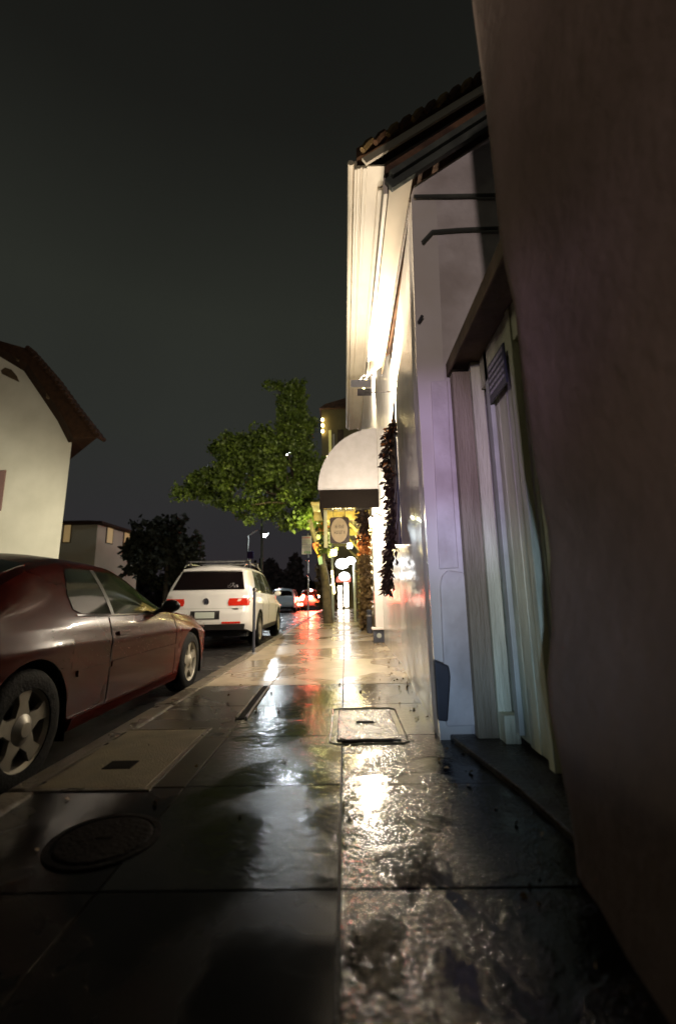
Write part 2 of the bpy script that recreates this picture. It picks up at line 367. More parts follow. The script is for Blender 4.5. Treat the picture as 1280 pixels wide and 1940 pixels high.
    def build(s, name, mat, parent=None, smooth=False, bevel=0, fix=True, auto=None, weld=0, local=False):
        off = Vector((0, 0, 0)) if (parent is None or local) else ORG.get(parent.name, Vector((0, 0, 0)))
        me = bpy.data.meshes.new(name); me.from_pydata([tuple(v - off) for v in s.v], [], s.f)
        bm = bmesh.new(); bm.from_mesh(me)
        if weld: bmesh.ops.remove_doubles(bm, verts=bm.verts, dist=weld)
        if fix: bmesh.ops.recalc_face_normals(bm, faces=bm.faces)
        if bevel:
            ed = [e_ for e_ in bm.edges if len(e_.link_faces) == 2 and e_.calc_face_angle(0) > 0.5]
            bmesh.ops.bevel(bm, geom=ed, offset=bevel, segments=2, affect='EDGES', profile=0.5, clamp_overlap=True)
        if smooth:
            for f in bm.faces: f.smooth = True
            lim = auto if auto is not None else 0.7
            for e_ in bm.edges:
                if len(e_.link_faces) == 2 and e_.calc_face_angle(0) > lim: e_.smooth = False
        bm.to_mesh(me); bm.free()
        me.materials.append(MT[mat] if isinstance(mat, str) else mat)
        o = bpy.data.objects.new(name, me); C.objects.link(o)
        if parent is not None:
            o.parent = parent
            if name != parent.name: ORG[o.name] = off
        return o


def tag(o, label=None, cat=None, group=None, kind=None):
    if label: o['label'] = label
    if cat: o['category'] = cat
    if group: o['group'] = group
    if kind: o['kind'] = kind
    return o


def thing(name, loc, label, cat, group=None, rz=0):
    o = bpy.data.objects.new(name, None); C.objects.link(o); o.location = loc; o.rotation_euler.z = rz
    o.empty_display_size = 0.2
    ORG[o.name] = Vector(loc)
    return tag(o, label, cat, group)


def struct(name, mb, mat, **k):
    o = mb.build(name, mat, **k); o['kind'] = 'structure'; return o


def copy_tree(o, parent=None):
    c = o.copy(); C.objects.link(c)
    if parent: c.parent = parent
    for ch in list(o.children): copy_tree(ch, c)
    return c


# ------------------------------------------------------------------ setting: ground, road, pavement
KX = -1.66      # kerb line
WX = 0.70       # facade line
RD = -0.15      # road level
struct('ground', MB().box((-220, -60, -0.6), (220, 400, RD - 0.02)), 'ground')
P = []
struct('road', MB().box((-8.6, -12, RD - 0.016), (KX - 0.01, 300, RD)), 'asphalt')
mb = MB()
y = -3.0
while y < 60:
    mb.box((KX - 0.01, y, RD), (KX + 0.15, y + 1.79, 0.002)); y += 1.8
struct('kerb', mb, 'kerb', bevel=0.018)
struct('far_kerb', MB().box((-8.76, -12, RD - 0.01), (-8.6, 120, 0.0)), 'kerb', bevel=0.02)
struct('far_pavement', MB().box((-11.5, -12, RD - 0.01), (-8.765, 120, -0.004)), 'pave_mid')

struct('pavement_bed', MB().box((KX + 0.14, -3, -0.4), (WX + 1.2, 60, -0.016)), 'joint')
xs = [KX + 0.158, -0.80, -0.035, WX + 0.28]
ys = [-2.6, -1.7, -0.8, 0.1, 0.85, 1.62, 2.42, 3.22, 4.10, 5.0]
while ys[-1] < 44: ys.append(ys[-1] + 1.15)
sets = {'pave_near_shade': MB(), 'pave_tan': MB(), 'pave_dark': MB(), 'pave_mid': MB(), 'pave_wet': MB()}
for j in range(len(ys) - 1):
    for i in range(3):
        y0, y1 = ys[j], ys[j + 1]
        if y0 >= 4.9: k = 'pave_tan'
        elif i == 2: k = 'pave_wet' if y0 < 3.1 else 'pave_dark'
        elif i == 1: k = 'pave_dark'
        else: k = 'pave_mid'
        if i == 0 and y0 < 1.7: k = 'pave_near_shade'
        if i == 1 and y0 < 0.9: k = 'pave_near_shade'
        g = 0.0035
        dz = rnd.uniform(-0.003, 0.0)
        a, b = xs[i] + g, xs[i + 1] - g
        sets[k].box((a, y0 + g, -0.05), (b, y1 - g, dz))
nm = {'pave_near_shade': 'pavement_near_shade', 'pave_tan': 'pavement_far', 'pave_dark': 'pavement_middle', 'pave_mid': 'pavement_kerbside', 'pave_wet': 'pavement_wet'}
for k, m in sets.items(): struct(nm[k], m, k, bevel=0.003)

# ------------------------------------------------------------------ flush covers and small things in the pavement
def quadpix(pts, z): return [G(x, y, z) for x, y in pts]

t = thing('utility_cover', G(245, 1440, 0), 'pale concrete utility box lid with a dark slot near the kerb', 'utility cover')
q = quadpix([(118, 1494), (205, 1384), (372, 1384), (298, 1494)], 0.001)
x0, x1 = sum(p.x for p in (q[0], q[1])) / 2, sum(p.x for p in (q[2], q[3])) / 2
y0, y1 = q[0].y, q[1].y
MB().box((x0, y0, -0.02), (x1, y1, 0.002)).build('lid', 'cover', t, bevel=0.003)
fm = MB()
for a, b in (((x0 - .03, y0 - .03), (x1 + .03, y0 - .004)), ((x0 - .03, y1 + .004), (x1 + .03, y1 + .03)), ((x0 - .03, y0 - .004), (x0 - .004, y1 + .004)), ((x1 + .004, y0 - .004), (x1 + .03, y1 + .004))):
    fm.box((a[0], a[1], -0.02), (b[0], b[1], 0.0035))
fm.build('frame', 'kerb', t)
s0, s1 = G(192, 1458, 0), G(262, 1442, 0)
MB().box((s0.x, s0.y, 0.0), (s1.x + 0.01, s1.y, 0.005)).build('slot', 'black', t, bevel=0.003)

c = G(198, 1590, 0)
t = thing('manhole_cover', c, 'round black iron manhole cover in the dark near pavement', 'manhole cover')
rr = 0.185
MB().lathe([(0.0001, 0.004), (rr - 0.02, 0.004), (rr - 0.012, 0.001), (rr - 0.008, -0.004)], 40, c=(c.x, c.y, 0.002)).build('lid', 'iron', t)
MB().lathe([(rr - 0.004, -0.01), (rr - 0.004, 0.004), (rr + 0.02, 0.004), (rr + 0.024, -0.01)], 40, c=(c.x, c.y, 0), close=True).build('rim', 'iron', t)
MB().box((c.x - .03, c.y - .008, .005), (c.x + .03, c.y + .008, .0075)).build('lift_slot', 'black', t)

a, b = G(632, 1404, 0), G(744, 1348, 0)
t = thing('meter_box_cover', ((a.x + b.x) / 2, (a.y + b.y) / 2, 0), 'square wet concrete meter box lid with raised rings mid pavement', 'utility cover')
x0, x1, y0, y1 = a.x + 0.02, a.x + 0.43, a.y, b.y + 0.06
MB().box((x0, y0, -0.02), (x1, y1, 0.008)).build('lid', 'cover_wet', t, bevel=0.008)
fm = MB()
for k, w in ((0.0, 0.016), (0.05, 0.010)):
    X0, X1, Y0, Y1 = x0 - 0.045 + k * 1.2, x1 + 0.045 - k * 1.2, y0 - 0.06 + k * 1.3, y1 + 0.06 - k * 1.3
    pts = [(X0 + 0.04, Y0, 0.008), (X1 - 0.04, Y0, 0.008), (X1, Y0 + 0.04, 0.008), (X1, Y1 - 0.04, 0.008), (X1 - 0.04, Y1, 0.008), (X0 + 0.04, Y1, 0.008), (X0, Y1 - 0.04, 0.008), (X0, Y0 + 0.04, 0.008), (X0 + 0.04, Y0, 0.008)]
    pts = [(a_, b_, -0.002 + (0.008 if k else 0)) for a_, b_, _ in pts]
    fm.tube(pts, w * 0.45, 6)
fm.build('frame', 'cover_wet', t, smooth=True)
MB().box((x0 + .13, (y0 + y1) / 2 - .02, 0.006), (x1 - .15, (y0 + y1) / 2 + .03, 0.012)).build('handle', 'iron', t, bevel=0.003)

t = thing('drain_channel', G(470, 1330, 0), 'pair of long raised bars over a narrow drain channel across from the cars', 'drain')
p0, p1 = G(447, 1362, 0), G(497, 1300, 0)
for dx in (0.0, 0.075):
    MB().bar((p0.x + dx, p0.y, 0.006), (p1.x + dx, p1.y, 0.006), 0.018, 0.014).build('bar', 'kerb', t, bevel=0.004)
MB().bar((p0.x + 0.037, p0.y, 0.001), (p1.x + 0.037, p1.y, 0.001), 0.055, 0.004).build('channel', 'iron', t)

# litter of fallen leaves
tg = rnd
lv = MB()
for i in range(170):
    w = tg.random()
    if w < .5: x, y_ = tg.uniform(0.50, 0.74), tg.uniform(1.2, 9)
    else: x, y_ = tg.uniform(-1.4, 0.7), tg.uniform(1.6, 8)
    lv.leaf((x, y_, 0.004), tg.uniform(0.012, 0.035), d=(tg.gauss(0, 1), tg.gauss(0, 1), 0.12))
tag(lv.build('fallen_leaves', 'leaf_olive', fix=False), kind='stuff', label='scatter of small wet fallen leaves on the pavement', cat='leaves')

# ------------------------------------------------------------------ near adobe wall (right edge)
t_out = [(880, -160), (896, 0), (908, 90), (921, 190), (934, 300), (946, 420), (957, 490), (976, 570), (990, 690), (1003, 800), (1016, 880), (1030, 950), (1040, 1000),
         (1046, 1060), (1044, 1085), (1046, 1140), (1048, 1195), (1044, 1235), (1040, 1290), (1044, 1350), (1058, 1420), (1074, 1500), (1088, 1570), (1096, 1640)]
rows = []
for (px, py) in t_out:
    p = U(px, py, 1.64)
    base = Vector((p.x, 1.64, max(p.z, 0.0)))
    z = p.z
    k = max(0.0, min(1.0, 1 - z / 0.9))
    x_near = base.x     # toward the camera the foot of the wall bulges out
    row = [Vector((base.x + 0.9, 1.78, z)), Vector((base.x + 0.16, 1.77, z)), Vector((base.x + 0.05, 1.73, z)), Vector((base.x + 0.01, 1.68, z)),
           Vector((base.x, 1.62, z)), Vector((base.x - 0.002, 1.54, z))]
    for f, yy in ((0.3, 1.34), (0.7, 1.16), (1.0, 0.95), (1.0, 0.4), (1.0, -0.4), (1.0, -2.0)):
        foot = G({1.34: 1108, 1.16: 1132, 0.95: 1192}.get(yy, 1192), {1.34: 1715, 1.16: 1795, 0.95: 1925}.get(yy, 1925), 0.0).x
        kk = k ** 1.6
        x = base.x * (1 - kk) + (foot + (0.02 if yy < 1.3 else 0.0)) * kk
        row.append(Vector((x + 0.012 * math.sin(z * 5 + yy * 7) * (1 if yy < 1.2 else 0.3), yy, z)))
    row.append(Vector((base.x + 0.9, -2.0, z)))
    rows.append(row)
rows.append([Vector((p.x, p.y, -0.05)) for p in rows[-1]])
mb = MB(); mb.grid(rows)
m2 = len(rows[0])
mb.add([rows[0][i] for i in range(m2)], [tuple(range(m2))])
aw = mb.build('adobe_wall', 'adobe', smooth=True, weld=0.0005)
tag(aw, 'close dark brown plaster wall with a rounded crooked edge filling the right side', 'wall')

# ------------------------------------------------------------------ wooden gate between near wall and white building
YG = 3.10
GX = 1.02      # gate plane
LX = 0.80      # lintel face
t = thing('wooden_gate', (1.0, 2.4, 0.08), 'tall weathered olive plank gate under a heavy lintel beside the close wall', 'gate')
zl = U(850, 720, YG).z
zt = UX(902, 706, GX).z
# floor sill in the recess
sx0 = G(850, 1382, 0).x
struct('recess_floor', MB().prism([G(840, 1382, 0.03), Vector((0.78, 2.3, 0.03)), G(1095, 1590, 0.03), Vector((1.6, 1.6, 0.03)), Vector((1.6, 3.08, 0.03))], (0, 0, -0.10)), 'sill_floor', bevel=0.008)
# planks
yy = 1.55; k = 0
while yy < 3.02:
    w = rnd.uniform(0.135, 0.17)
    if yy + w > 3.03: w = 3.03 - yy
    dx = rnd.uniform(0, 0.010)
    MB().box((GX + dx, yy, 0.05 + rnd.uniform(0, 0.025)), (GX + 0.03 + dx, yy + w - 0.007, zt - 0.002)).build('plank', 'gate', t, bevel=0.004)
    yy += w; k += 1
# jamb: post facing the camera at the white wall, stepped
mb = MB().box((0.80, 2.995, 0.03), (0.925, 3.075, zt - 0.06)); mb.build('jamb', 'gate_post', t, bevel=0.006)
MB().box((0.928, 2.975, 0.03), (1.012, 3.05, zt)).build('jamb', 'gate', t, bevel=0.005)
MB().box((0.985, 2.80, 0.10), (1.015, 2.865, zt)).build('batten', 'post_g', t, bevel=0.004)
MB().box((0.975, 2.35, 0.06), (1.015, 2.41, zt)).build('batten', 'gate', t, bevel=0.004)
MB().box((0.93, 2.88, 0.03), (1.02, 3.0, 0.19)).build('foot_block', 'gate', t, bevel=0.006)
MB().box((0.985, 2.0, zt - 0.22), (1.018, 2.955, zt)).build('header', 'gate', t, bevel=0.004)
# lintel beam with soffit
MB().box((LX - 0.002, 1.5, zt + .002), (GX + 0.25, 3.085, zt + 0.045)).build('lintel', 'lintel', t, bevel=0.006)
MB().box((LX - 0.020, 1.5, zt - 0.055), (LX - 0.004, 3.085, zt + 0.046)).build('drip_board', 'lintel', t, bevel=0.004)
# latch and padlock
lp = UX(926, 1010, GX - 0.02)
MB().box((GX - 0.035, lp.y - 0.012, lp.z - 0.02), (GX + 0.0, lp.y + 0.02, lp.z + 0.14)).build('latch_plate', 'dark', t, bevel=0.003)
pl = MB().box((GX - 0.062, lp.y - 0.02, lp.z - 0.045), (GX - 0.037, lp.y + 0.02, lp.z - 0.005)).build('padlock', 'steel', t, bevel=0.004)
MB().tube([(GX - 0.05, lp.y - 0.014, lp.z - 0.008), (GX - 0.05, lp.y - 0.012, lp.z + 0.02), (GX - 0.05, lp.y + 0.012, lp.z + 0.02), (GX - 0.05, lp.y + 0.014, lp.z - 0.008)], 0.004, 6).build('shackle', 'steel', pl)
# notice on the gate
n0, n1 = UX(930, 738, GX - 0.03), UX(978, 690, GX - 0.03)
ya, yb = n0.y, n0.y - 0.30
za, zb = UX(930, 690, GX - 0.03).z, UX(934, 762, GX - 0.03).z
nt_ = tag(MB().box((GX - 0.045, yb, zb), (GX - 0.032, ya, za)).build('notice_board', 'plate', bevel=0.003), 'small dark notice with pale smudged lines fixed high on the plank gate', 'sign')
lines = MB()
for k in range(5):
    z = za - 0.03 - k * (za - zb - 0.05) / 5
    yk = ya - 0.02
    while yk > yb + 0.03:
        w = rnd.uniform(0.015, 0.05); lines.box((GX - 0.0475, yk - w, z - 0.016), (GX - 0.0455, yk, z + (0.004 if k else 0.012))); yk -= w + 0.010
lines.build('lettering', 'ink', nt_)

# ------------------------------------------------------------------ white low building: gable end wall facing the camera + street face
bl = thing('white_building', (1.5, 4.5, 0), 'low white plastered building with sloping eave, nearest beyond the plank gate', 'building')
cor = [(779, 368), (783, 500), (789, 690), (800, 870), (812, 1080), (822, 1240), (833, 1374)]
cpts = [U(x, y_, YG) for x, y_ in cor]; cpts[-1].z = -0.03
ztop = cpts[0].z
Y2 = 6.05
sl = 0.62
# rake of the roof: rises to the right
r0 = U(735, 352, YG - 0.12); r1 = U(921, 232, YG - 0.12)
slope = (r1.z - r0.z) / (r1.x - r0.x)
zr = lambda x: r0.z + slope * (x - r0.x)
out = list(cpts) + [Vector((4.4, YG, -0.03)), Vector((4.4, YG, zr(4.4) - 0.02)), Vector((cpts[0].x + 0.02, YG, zr(cpts[0].x) - 0.03))]
MB().prism(out, (0, 0.22, 0)).build('gable_wall', 'plaster_m', bl)
# street wall follows the leaning corner
F = [[Vector((p.x, YG + 0.0, p.z)), Vector((p.x + 0.006, YG - 0.0 + 0.03, p.z))] + [Vector((p.x * (1 - f) + (0.722) * f + 0.0015 * math.sin(f * 9 + p.z * 3), YG + (Y2 - YG) * f, p.z)) for f in (0.15, 0.3, 0.45, 0.6, 0.8, 1.0)] for p in cpts]
for i, row in enumerate(F):
    row.pop(0); row[0] = Vector((cpts[i].x - 0.003, YG - 0.002, cpts[i].z))
MB().slab(F, (0.2, 0, 0)).build('street_wall', 'plaster', bl, smooth=True, auto=0.9)
# raised plaster band and pilaster on the gable wall
def onwall(pts, y0=YG, d=0.03): return [U(x, y_, y0 - d) for x, y_ in pts]
mb = MB().prism(onwall([(816, 722), (847, 720), (853, 850), (860, 960), (868, 1076), (832, 1078), (824, 900)], d=0.02), (0, 0.03, 0))
mb.build('raised_band', 'plaster_m', bl, bevel=0.006)
pil = onwall([(834, 1110), (838, 1090), (848, 1080), (878, 1084), (887, 1100), (888, 1190), (892, 1250), (903, 1376), (846, 1378), (840, 1250)], d=0.035)
MB().prism(pil, (0, 0.045, 0)).build('pilaster', 'plaster_m', bl, bevel=0.012)
MB().prism(onwall([(822, 1250), (850, 1262), (853, 1284), (848, 1368), (830, 1366)], d=0.062), (0, 0.055, 0)).build('corner_block', 'dark', bl, bevel=0.01)  # plain dark block at the foot of the corner
# dark conduits on the wall
for pts in ([(783, 372), (860, 371), (960, 369)], [(800, 459), (818, 439), (870, 435), (975, 431)]):
    MB().tube([U(x, y_, YG - 0.03) for x, y_ in pts], 0.014, 8).build('conduit', 'fascia', bl, smooth=True)
hk = U(792, 612, YG - 0.02)
MB().bar(hk, hk + Vector((0.03, -0.02, 0.05)), 0.012, 0.02).build('bracket', 'dark', bl)
# barge boards (stepped dark fascia along the rake)
a0 = Vector((r0.x, YG - 0.12, r0.z)); a1 = Vector((4.4, YG - 0.12, zr(4.4)))
MB().bar(a0, a1, 0.05, 0.10).build('barge_board', 'fascia', bl, bevel=0.006)
MB().bar(a0 + Vector((0.02, -0.04, 0.055)), a1 + Vector((0.02, -0.04, 0.055)), 0.05, 0.05).build('barge_board', 'fascia', bl, bevel=0.006)
# sloping roof slab over it
MB().prism([a0 + Vector((-0.02, -0.03, 0.08)), a1 + Vector((0, -0.03, 0.08)), a1 + Vector((0, -0.03, 0.15)), a0 + Vector((-0.02, -0.03, 0.15))], (0, Y2 - YG + 0.16, 0)).build('roof', 'tile', bl)
# street-side soffit of the low roof (boards run along the street)
sy0, sy1 = YG - 0.10, Y2
n = 1
for k in range(n):
    xa = r0.x + 0.01 + (cpts[0].x - r0.x) * k / n; xb = r0.x + 0.01 + (cpts[0].x - r0.x) * (k + 1) / n - 0.006
    MB().prism([Vector((xa, sy0, zr(xa) - 0.02)), Vector((xb, sy0, zr(xb) - 0.02)), Vector((xb, sy0, zr(xb) + 0.0)), Vector((xa, sy0, zr(xa) + 0.0))], (0, sy1 - sy0, 0)).build('soffit', 'soffit', bl)
MB().box((r0.x - 0.035, sy0, r0.z - 0.05), (r0.x - 0.003, sy1, r0.z + 0.10)).build('fascia', 'soffit', bl, bevel=0.004)
# batten where wall meets soffit
MB().box((cpts[0].x - 0.012, YG + 0.05, ztop - 0.03), (cpts[0].x + 0.004, Y2, ztop + 0.015)).build('crack_trim', 'wood_dark', bl)
# shallow door reveal lines on the street face
MB().box((0.680, 5.05, 0.0), (0.712, 5.09, 2.35)).build('door_trim', 'slate', bl, bevel=0.003)

# ------------------------------------------------------------------ tall white building beyond it
tb = thing('tall_white_building', (1.5, 9.0, 0), 'tall brightly lit white building with deep eave and tiled roof, behind the low one', 'building')
YT = Y2 + 0.02
e0 = U(670, 344, YT)      # outer eave corner
ze = e0.z
YT2 = 17.0
tr1 = U(918, 180, YT)
tsl = (tr1.z - e0.z - 0.12) / (tr1.x - e0.x)
xw = 0.745
MB().box((xw, YT, -0.03), (xw + 0.25, 9.05, ze)).build('street_wall', 'plaster', tb)
MB().box((xw, 10.45, -0.03), (xw + 0.25, YT2, ze)).build('street_wall', 'plaster', tb)
MB().box((xw, 9.05, 2.35), (xw + 0.25, 10.45, ze)).build('street_wall', 'plaster', tb)
MB().box((xw + 0.16, 9.05, 0.0), (xw + 0.2, 10.45, 2.35)).build('doorway', 'wood_dark', tb)
gw = [Vector((xw, YT, -0.03)), Vector((5.0, YT, -0.03)), Vector((5.0, YT, ze + tsl * (5.0 - e0.x))), Vector((xw, YT, ze + tsl * (xw - e0.x)))]
MB().prism([p + Vector((0.002, 0.006, 0)) for p in gw], (0, 0.2, 0)).build('gable_wall', 'plaster_m', tb)
# soffit: boards parallel to the street with grooves
MB().box((e0.x + .2, YT - 0.25, ze - 0.0), (xw, YT2, ze + 0.03)).build('soffit', 'soffit', tb)
for k, (xa, xb, dz) in enumerate(((.046, .10, .035), (.102, .13, .015), (.132, .198, .03))):
    MB().box((e0.x + xa, YT - 0.25, ze - dz), (e0.x + xb, YT2, ze + 0.03)).build('cornice_moulding', 'soffit', tb, bevel=0.008)
MB().box((xw - .09, YT + .1, ze - .07), (xw - .002, YT2, ze - .002)).build('cornice_moulding', 'soffit', tb, bevel=0.02)
MB().box((e0.x, YT - 0.25, ze - 0.05), (e0.x + 0.045, YT2, ze + 0.12)).build('fascia', 'soffit', tb, bevel=0.01)
MB().tube([(e0.x - 0.05, YT - 0.25, ze + 0.08), (e0.x - 0.05, YT2, ze + 0.08)], 0.05, 8).build('gutter', 'soffit', tb, smooth=True)
# rake: barrel tiles seen on edge
rk0 = Vector((e0.x + 0.10, YT - 0.30, ze + 0.13)); rk1 = Vector((5.0, YT - 0.30, ze + 0.13 + tsl * (5.0 - e0.x - 0.1)))
MB().prism([rk0 + Vector((-.06, 0, -0.02)), rk1 + Vector((0, 0, -0.04)), rk1 + Vector((0, 0, 0.18)), rk0 + Vector((-.06, 0, 0.16))], (0, 6, 0)).build('roof', 'tile', tb)
dr = (rk1 - rk0); L_ = dr.length; dr.normalize()
nmt = int(L_ / 0.24)
for k in range(nmt):
    c0 = rk0 + dr * (k * 0.24 + 0.12)
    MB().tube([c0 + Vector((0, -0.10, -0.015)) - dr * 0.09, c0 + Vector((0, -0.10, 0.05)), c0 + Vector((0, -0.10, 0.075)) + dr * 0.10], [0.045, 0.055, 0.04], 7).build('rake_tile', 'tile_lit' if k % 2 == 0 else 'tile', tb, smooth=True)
MB().bar(rk0 + Vector((0.05, -0.02, -0.12)), rk1 + Vector((0.05, -0.02, -0.12)), 0.05, 0.12).build('barge_board', 'soffit', tb, bevel=0.006)

# bright pilaster beyond the awning with a planter-like base
t = thing('stone_pillar', (0.72, 9.25, 0), 'overlit white pillar with flared cap and dark panelled base at the doorway', 'pillar')
pa, pb = U(706, 1180, 8.9), U(728, 1210, 8.9)
MB().box((0.60, 9.25, 0.28), (0.765, 9.40, 3.0)).build('shaft', 'plaster', t, bevel=0.01)
MB().box((0.52, 9.19, 0.24), (0.775, 9.42, 0.285)).build('cap', 'cap', t, bevel=0.012)
bs = MB().box((0.55, 9.22, 0.0), (0.765, 9.40, 0.238)).build('base', 'slate', t, bevel=0.008)
MB().lathe([(0.001, 0), (0.045, 0.0), (0.05, 0.006), (0.03, 0.008)], 12, 'y', (0.66, 9.212, 0.13)).build('emblem', 'post_g', bs)
# grey post/bin against the wall beyond
t2 = thing('wall_bin', (0.62, 11.6, 0), 'slim grey cylinder bin standing behind the pillar', 'bin')
MB().lathe([(0.001, 0), (0.07, 0.0), (0.075, 0.02), (0.07, 0.52), (0.078, 0.53), (0.06, 0.56), (0.001, 0.57)], 16, c=(0.60, 11.6, 0)).build('body', 'slate', t2, smooth=True)
MB().lathe([(0.079, 0.40), (0.082, 0.41), (0.082, 0.43), (0.079, 0.44)], 16, c=(0.60, 11.6, 0), close=True).build('band', 'steel', t2, smooth=True)

# ------------------------------------------------------------------ wall floodlight under the eave
t = thing('eave_floodlight', EAVE_LAMP, 'small lit floodlight with dark cowl under the white eave', 'light')
L0 = EAVE_LAMP
MB().ball(L0 + Vector((0, 0.02, 0.035)), 0.016, 8, 6).build('bulb', 'bulb', t, smooth=True)
# cowl: plate from directly under/behind the bulb up to horizontal behind it
pp = [Vector((-0.09, -0.009, -0.070)), Vector((-0.09, -0.080, -0.006)), Vector((-0.09, -0.083, -0.009)), Vector((-0.09, -0.012, -0.073))]
MB().prism([L0 + p for p in pp], (0.18, 0, 0)).build('cowl', 'dark', t)
MB().tube([L0 + Vector((0.0, -0.05, -0.045)), L0 + Vector((0.2, -0.06, -0.05)), Vector((0.74, L0.y - .06, L0.z - .05))], 0.006, 6).build('arm', 'dark', t, smooth=True)

t = thing('high_floodlight', HIGH_LAMP, 'bright floodlight high on the tall white wall under its deep eave', 'light')
MB().ball(HIGH_LAMP + Vector((.12, 0, .02)), .045, 10, 6).build('bulb', 'bulb', t, smooth=True)
MB().tube([HIGH_LAMP + Vector((0, 0, .06)), HIGH_LAMP + Vector((.05, 0, .16)), HIGH_LAMP + Vector((.31, 0, .16))], .014, 6).build('arm', 'dark', t, smooth=True)
MB().lathe([(.001, -.10), (.05, -.09), (.06, -.06), (.04, -.05)], 12, c=HIGH_LAMP + Vector((.12, 0, 0))).build('cup', 'dark', t, smooth=True)
MB().prism([HIGH_LAMP + Vector(p) for p in ((-.22, -.03, -.13), (-.22, -.15, -.02), (-.22, -.155, -.026), (-.22, -.036, -.137))], (.44, 0, 0)).build('cowl', 'dark', t)  # cowl added to keep this light off the near pavement

t = thing('wall_lantern', LANTERN, 'glowing wall lantern on the overlit wall just before the awning', 'light')
MB().lathe([(.001, -.10), (.035, -.095), (.05, .06), (.001, .06)], 8, c=LANTERN).build('glass', 'bulb', t)
MB().lathe([(.065, .061), (.03, .10), (.001, .13)], 8, c=LANTERN).build('hood', 'dark', t)
MB().tube([LANTERN + Vector((0, 0, .10)), LANTERN + Vector((.08, 0, .16)), LANTERN + Vector((.20, 0, .10))], .01, 6).build('arm', 'dark', t)

# ------------------------------------------------------------------ awning
YA = 9.15; YB = 10.6
ax0 = U(602, 926, YA).x; az = U(655, 926, YA).z; at_ = U(713, 811, YA).z
axw = xw - 0.004
t = thing('dome_awning', (xw, YA, az), 'cream quarter-dome canvas awning with black valence over the doorway', 'awning')
arc = []
for k in range(15):
    a = math.pi / 2 * k / 14
    arc.append((ax0 + (axw - ax0) * (1 - math.cos(a)) ** 1.0, az + (at_ - az) * math.sin(a)))
end = [Vector((x, YA, z)) for x, z in arc] + [Vector((axw, YA, az))]
MB().prism(end, (0, 0.02, 0)).build('end_panel', 'canvas', t)
MB().prism([p + Vector((0, YB - YA, 0)) for p in end], (0, 0.02, 0)).build('end_panel', 'canvas', t)
MB().slab([[Vector((x, y_, z)) for x, z in arc] for y_ in (YA + 0.022, YB)], (0.006, 0, -0.012)).build('canopy', 'canvas', t, smooth=True)
vz = U(655, 962, YA).z
MB().box((ax0 + 0.03, YA + 0.012, vz), (axw, YA + 0.03, az - 0.004)).build('valence', 'black', t)
MB().box((ax0 + 0.03, YA + 0.032, vz), (ax0 + 0.048, YB, az - 0.004)).build('valence', 'black', t)
MB().tube([(ax0 + 0.012, YA - 0.006, az - 0.004), (axw, YA - 0.006, az - 0.004)], 0.010, 6).build('hem', 'canvas', t)

# ------------------------------------------------------------------ dark post with hanging dried garland
YP = 5.30
g0, g1 = U(747, 756, YP), U(757, 1031, YP)
t = thing('wall_sign_board', (0.68, YP, g1.z), 'tall narrow dark board fixed edge-on to the white wall', 'board')
MB().prism([U(746, 752, YP), U(760, 1031, YP), U(741, 1031, YP) + Vector((0.0, 0, 0)), U(738, 850, YP)], (0, 0.05, 0)).build('panel', 'wood_dark', t, bevel=0.004)
MB().prism([U(747, 750, YP - 0.012), U(761, 1031, YP - 0.012), U(757, 1031, YP - 0.012), U(743.5, 752, YP - 0.012)], (0, 0.07, 0)).build('edge_strip', 'slate', t, bevel=0.003)
gl = MB(); gr = MB()
rg = random.Random(5)
path = [(745, 800), (737, 825), (733, 860), (738, 900), (740, 950), (742, 1000), (740, 1035), (737, 1065), (736, 1095), (735, 1120)]
for i in range(len(path) - 1):
    (xa, ya_), (xb, yb_) = path[i], path[i + 1]
    for k in range(100):
        f = rg.random(); c0 = U(xa + (xb - xa) * f + rg.gauss(0, 4.0), ya_ + (yb_ - ya_) * f, YP - 0.03 + rg.gauss(0, 0.05))
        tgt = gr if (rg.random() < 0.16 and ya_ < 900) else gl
        tgt.leaf(c0, rg.uniform(0.05, 0.11), rg, 0.22, d=(rg.gauss(-0.5, 0.5), rg.gauss(0, 0.4), rg.gauss(-0.75, 0.35)))
tw = thing('garland', U(740, 800, YP), 'shaggy dried brown leaf garland hanging down the dark board', 'garland')
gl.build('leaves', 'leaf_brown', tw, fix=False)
gr.build('lit_leaves', 'leaf_rust', tw, fix=False)  # lamplit leaf edges put in as rust-coloured leaves
MB().tube([U(x, y_, YP - 0.03) for x, y_ in path], 0.012, 6).build('rope', 'wood_dark', tw)
for k in range(4):
    w = MB(); pts = [U(748 + 3 * k + 2 * math.sin(j), 880 + 50 * k + j * 18, YP - 0.10) for j in range(5)]
    w.tube(pts, 0.0022, 5).build('wire', 'post_g', tw)

# vine column beyond (brown ivy and rust flowers)
def bush(name, label, cat, cx, cy, zz, rxy, n, size, mats, group=None, seed=3, dirn=None):
    r = random.Random(seed); tt = thing(name, (cx, cy, zz[0]), label, cat, group)
    for mname, cnt, (z0, z1) in mats:
        b = MB()
        for _ in range(int(n * cnt)):
            a = r.uniform(0, 2 * math.pi); q = rxy * math.sqrt(r.random()) * (0.7 + 0.3 * math.sin(5 * a))
            b.leaf((cx + q * math.cos(a), cy + q * math.sin(a), r.uniform(z0, z1)), size * r.uniform(0.7, 1.3), r, 0.35, d=dirn)
        b.build('foliage' if mname != 'leaf_rust' else 'flowers', mname, tt, fix=False)
    MB().tube([(cx, cy, zz[0]), (cx + .03, cy, (zz[0] + zz[1]) / 2), (cx, cy, zz[1])], 0.03, 6).build('stem', 'bark', tt)
    return tt


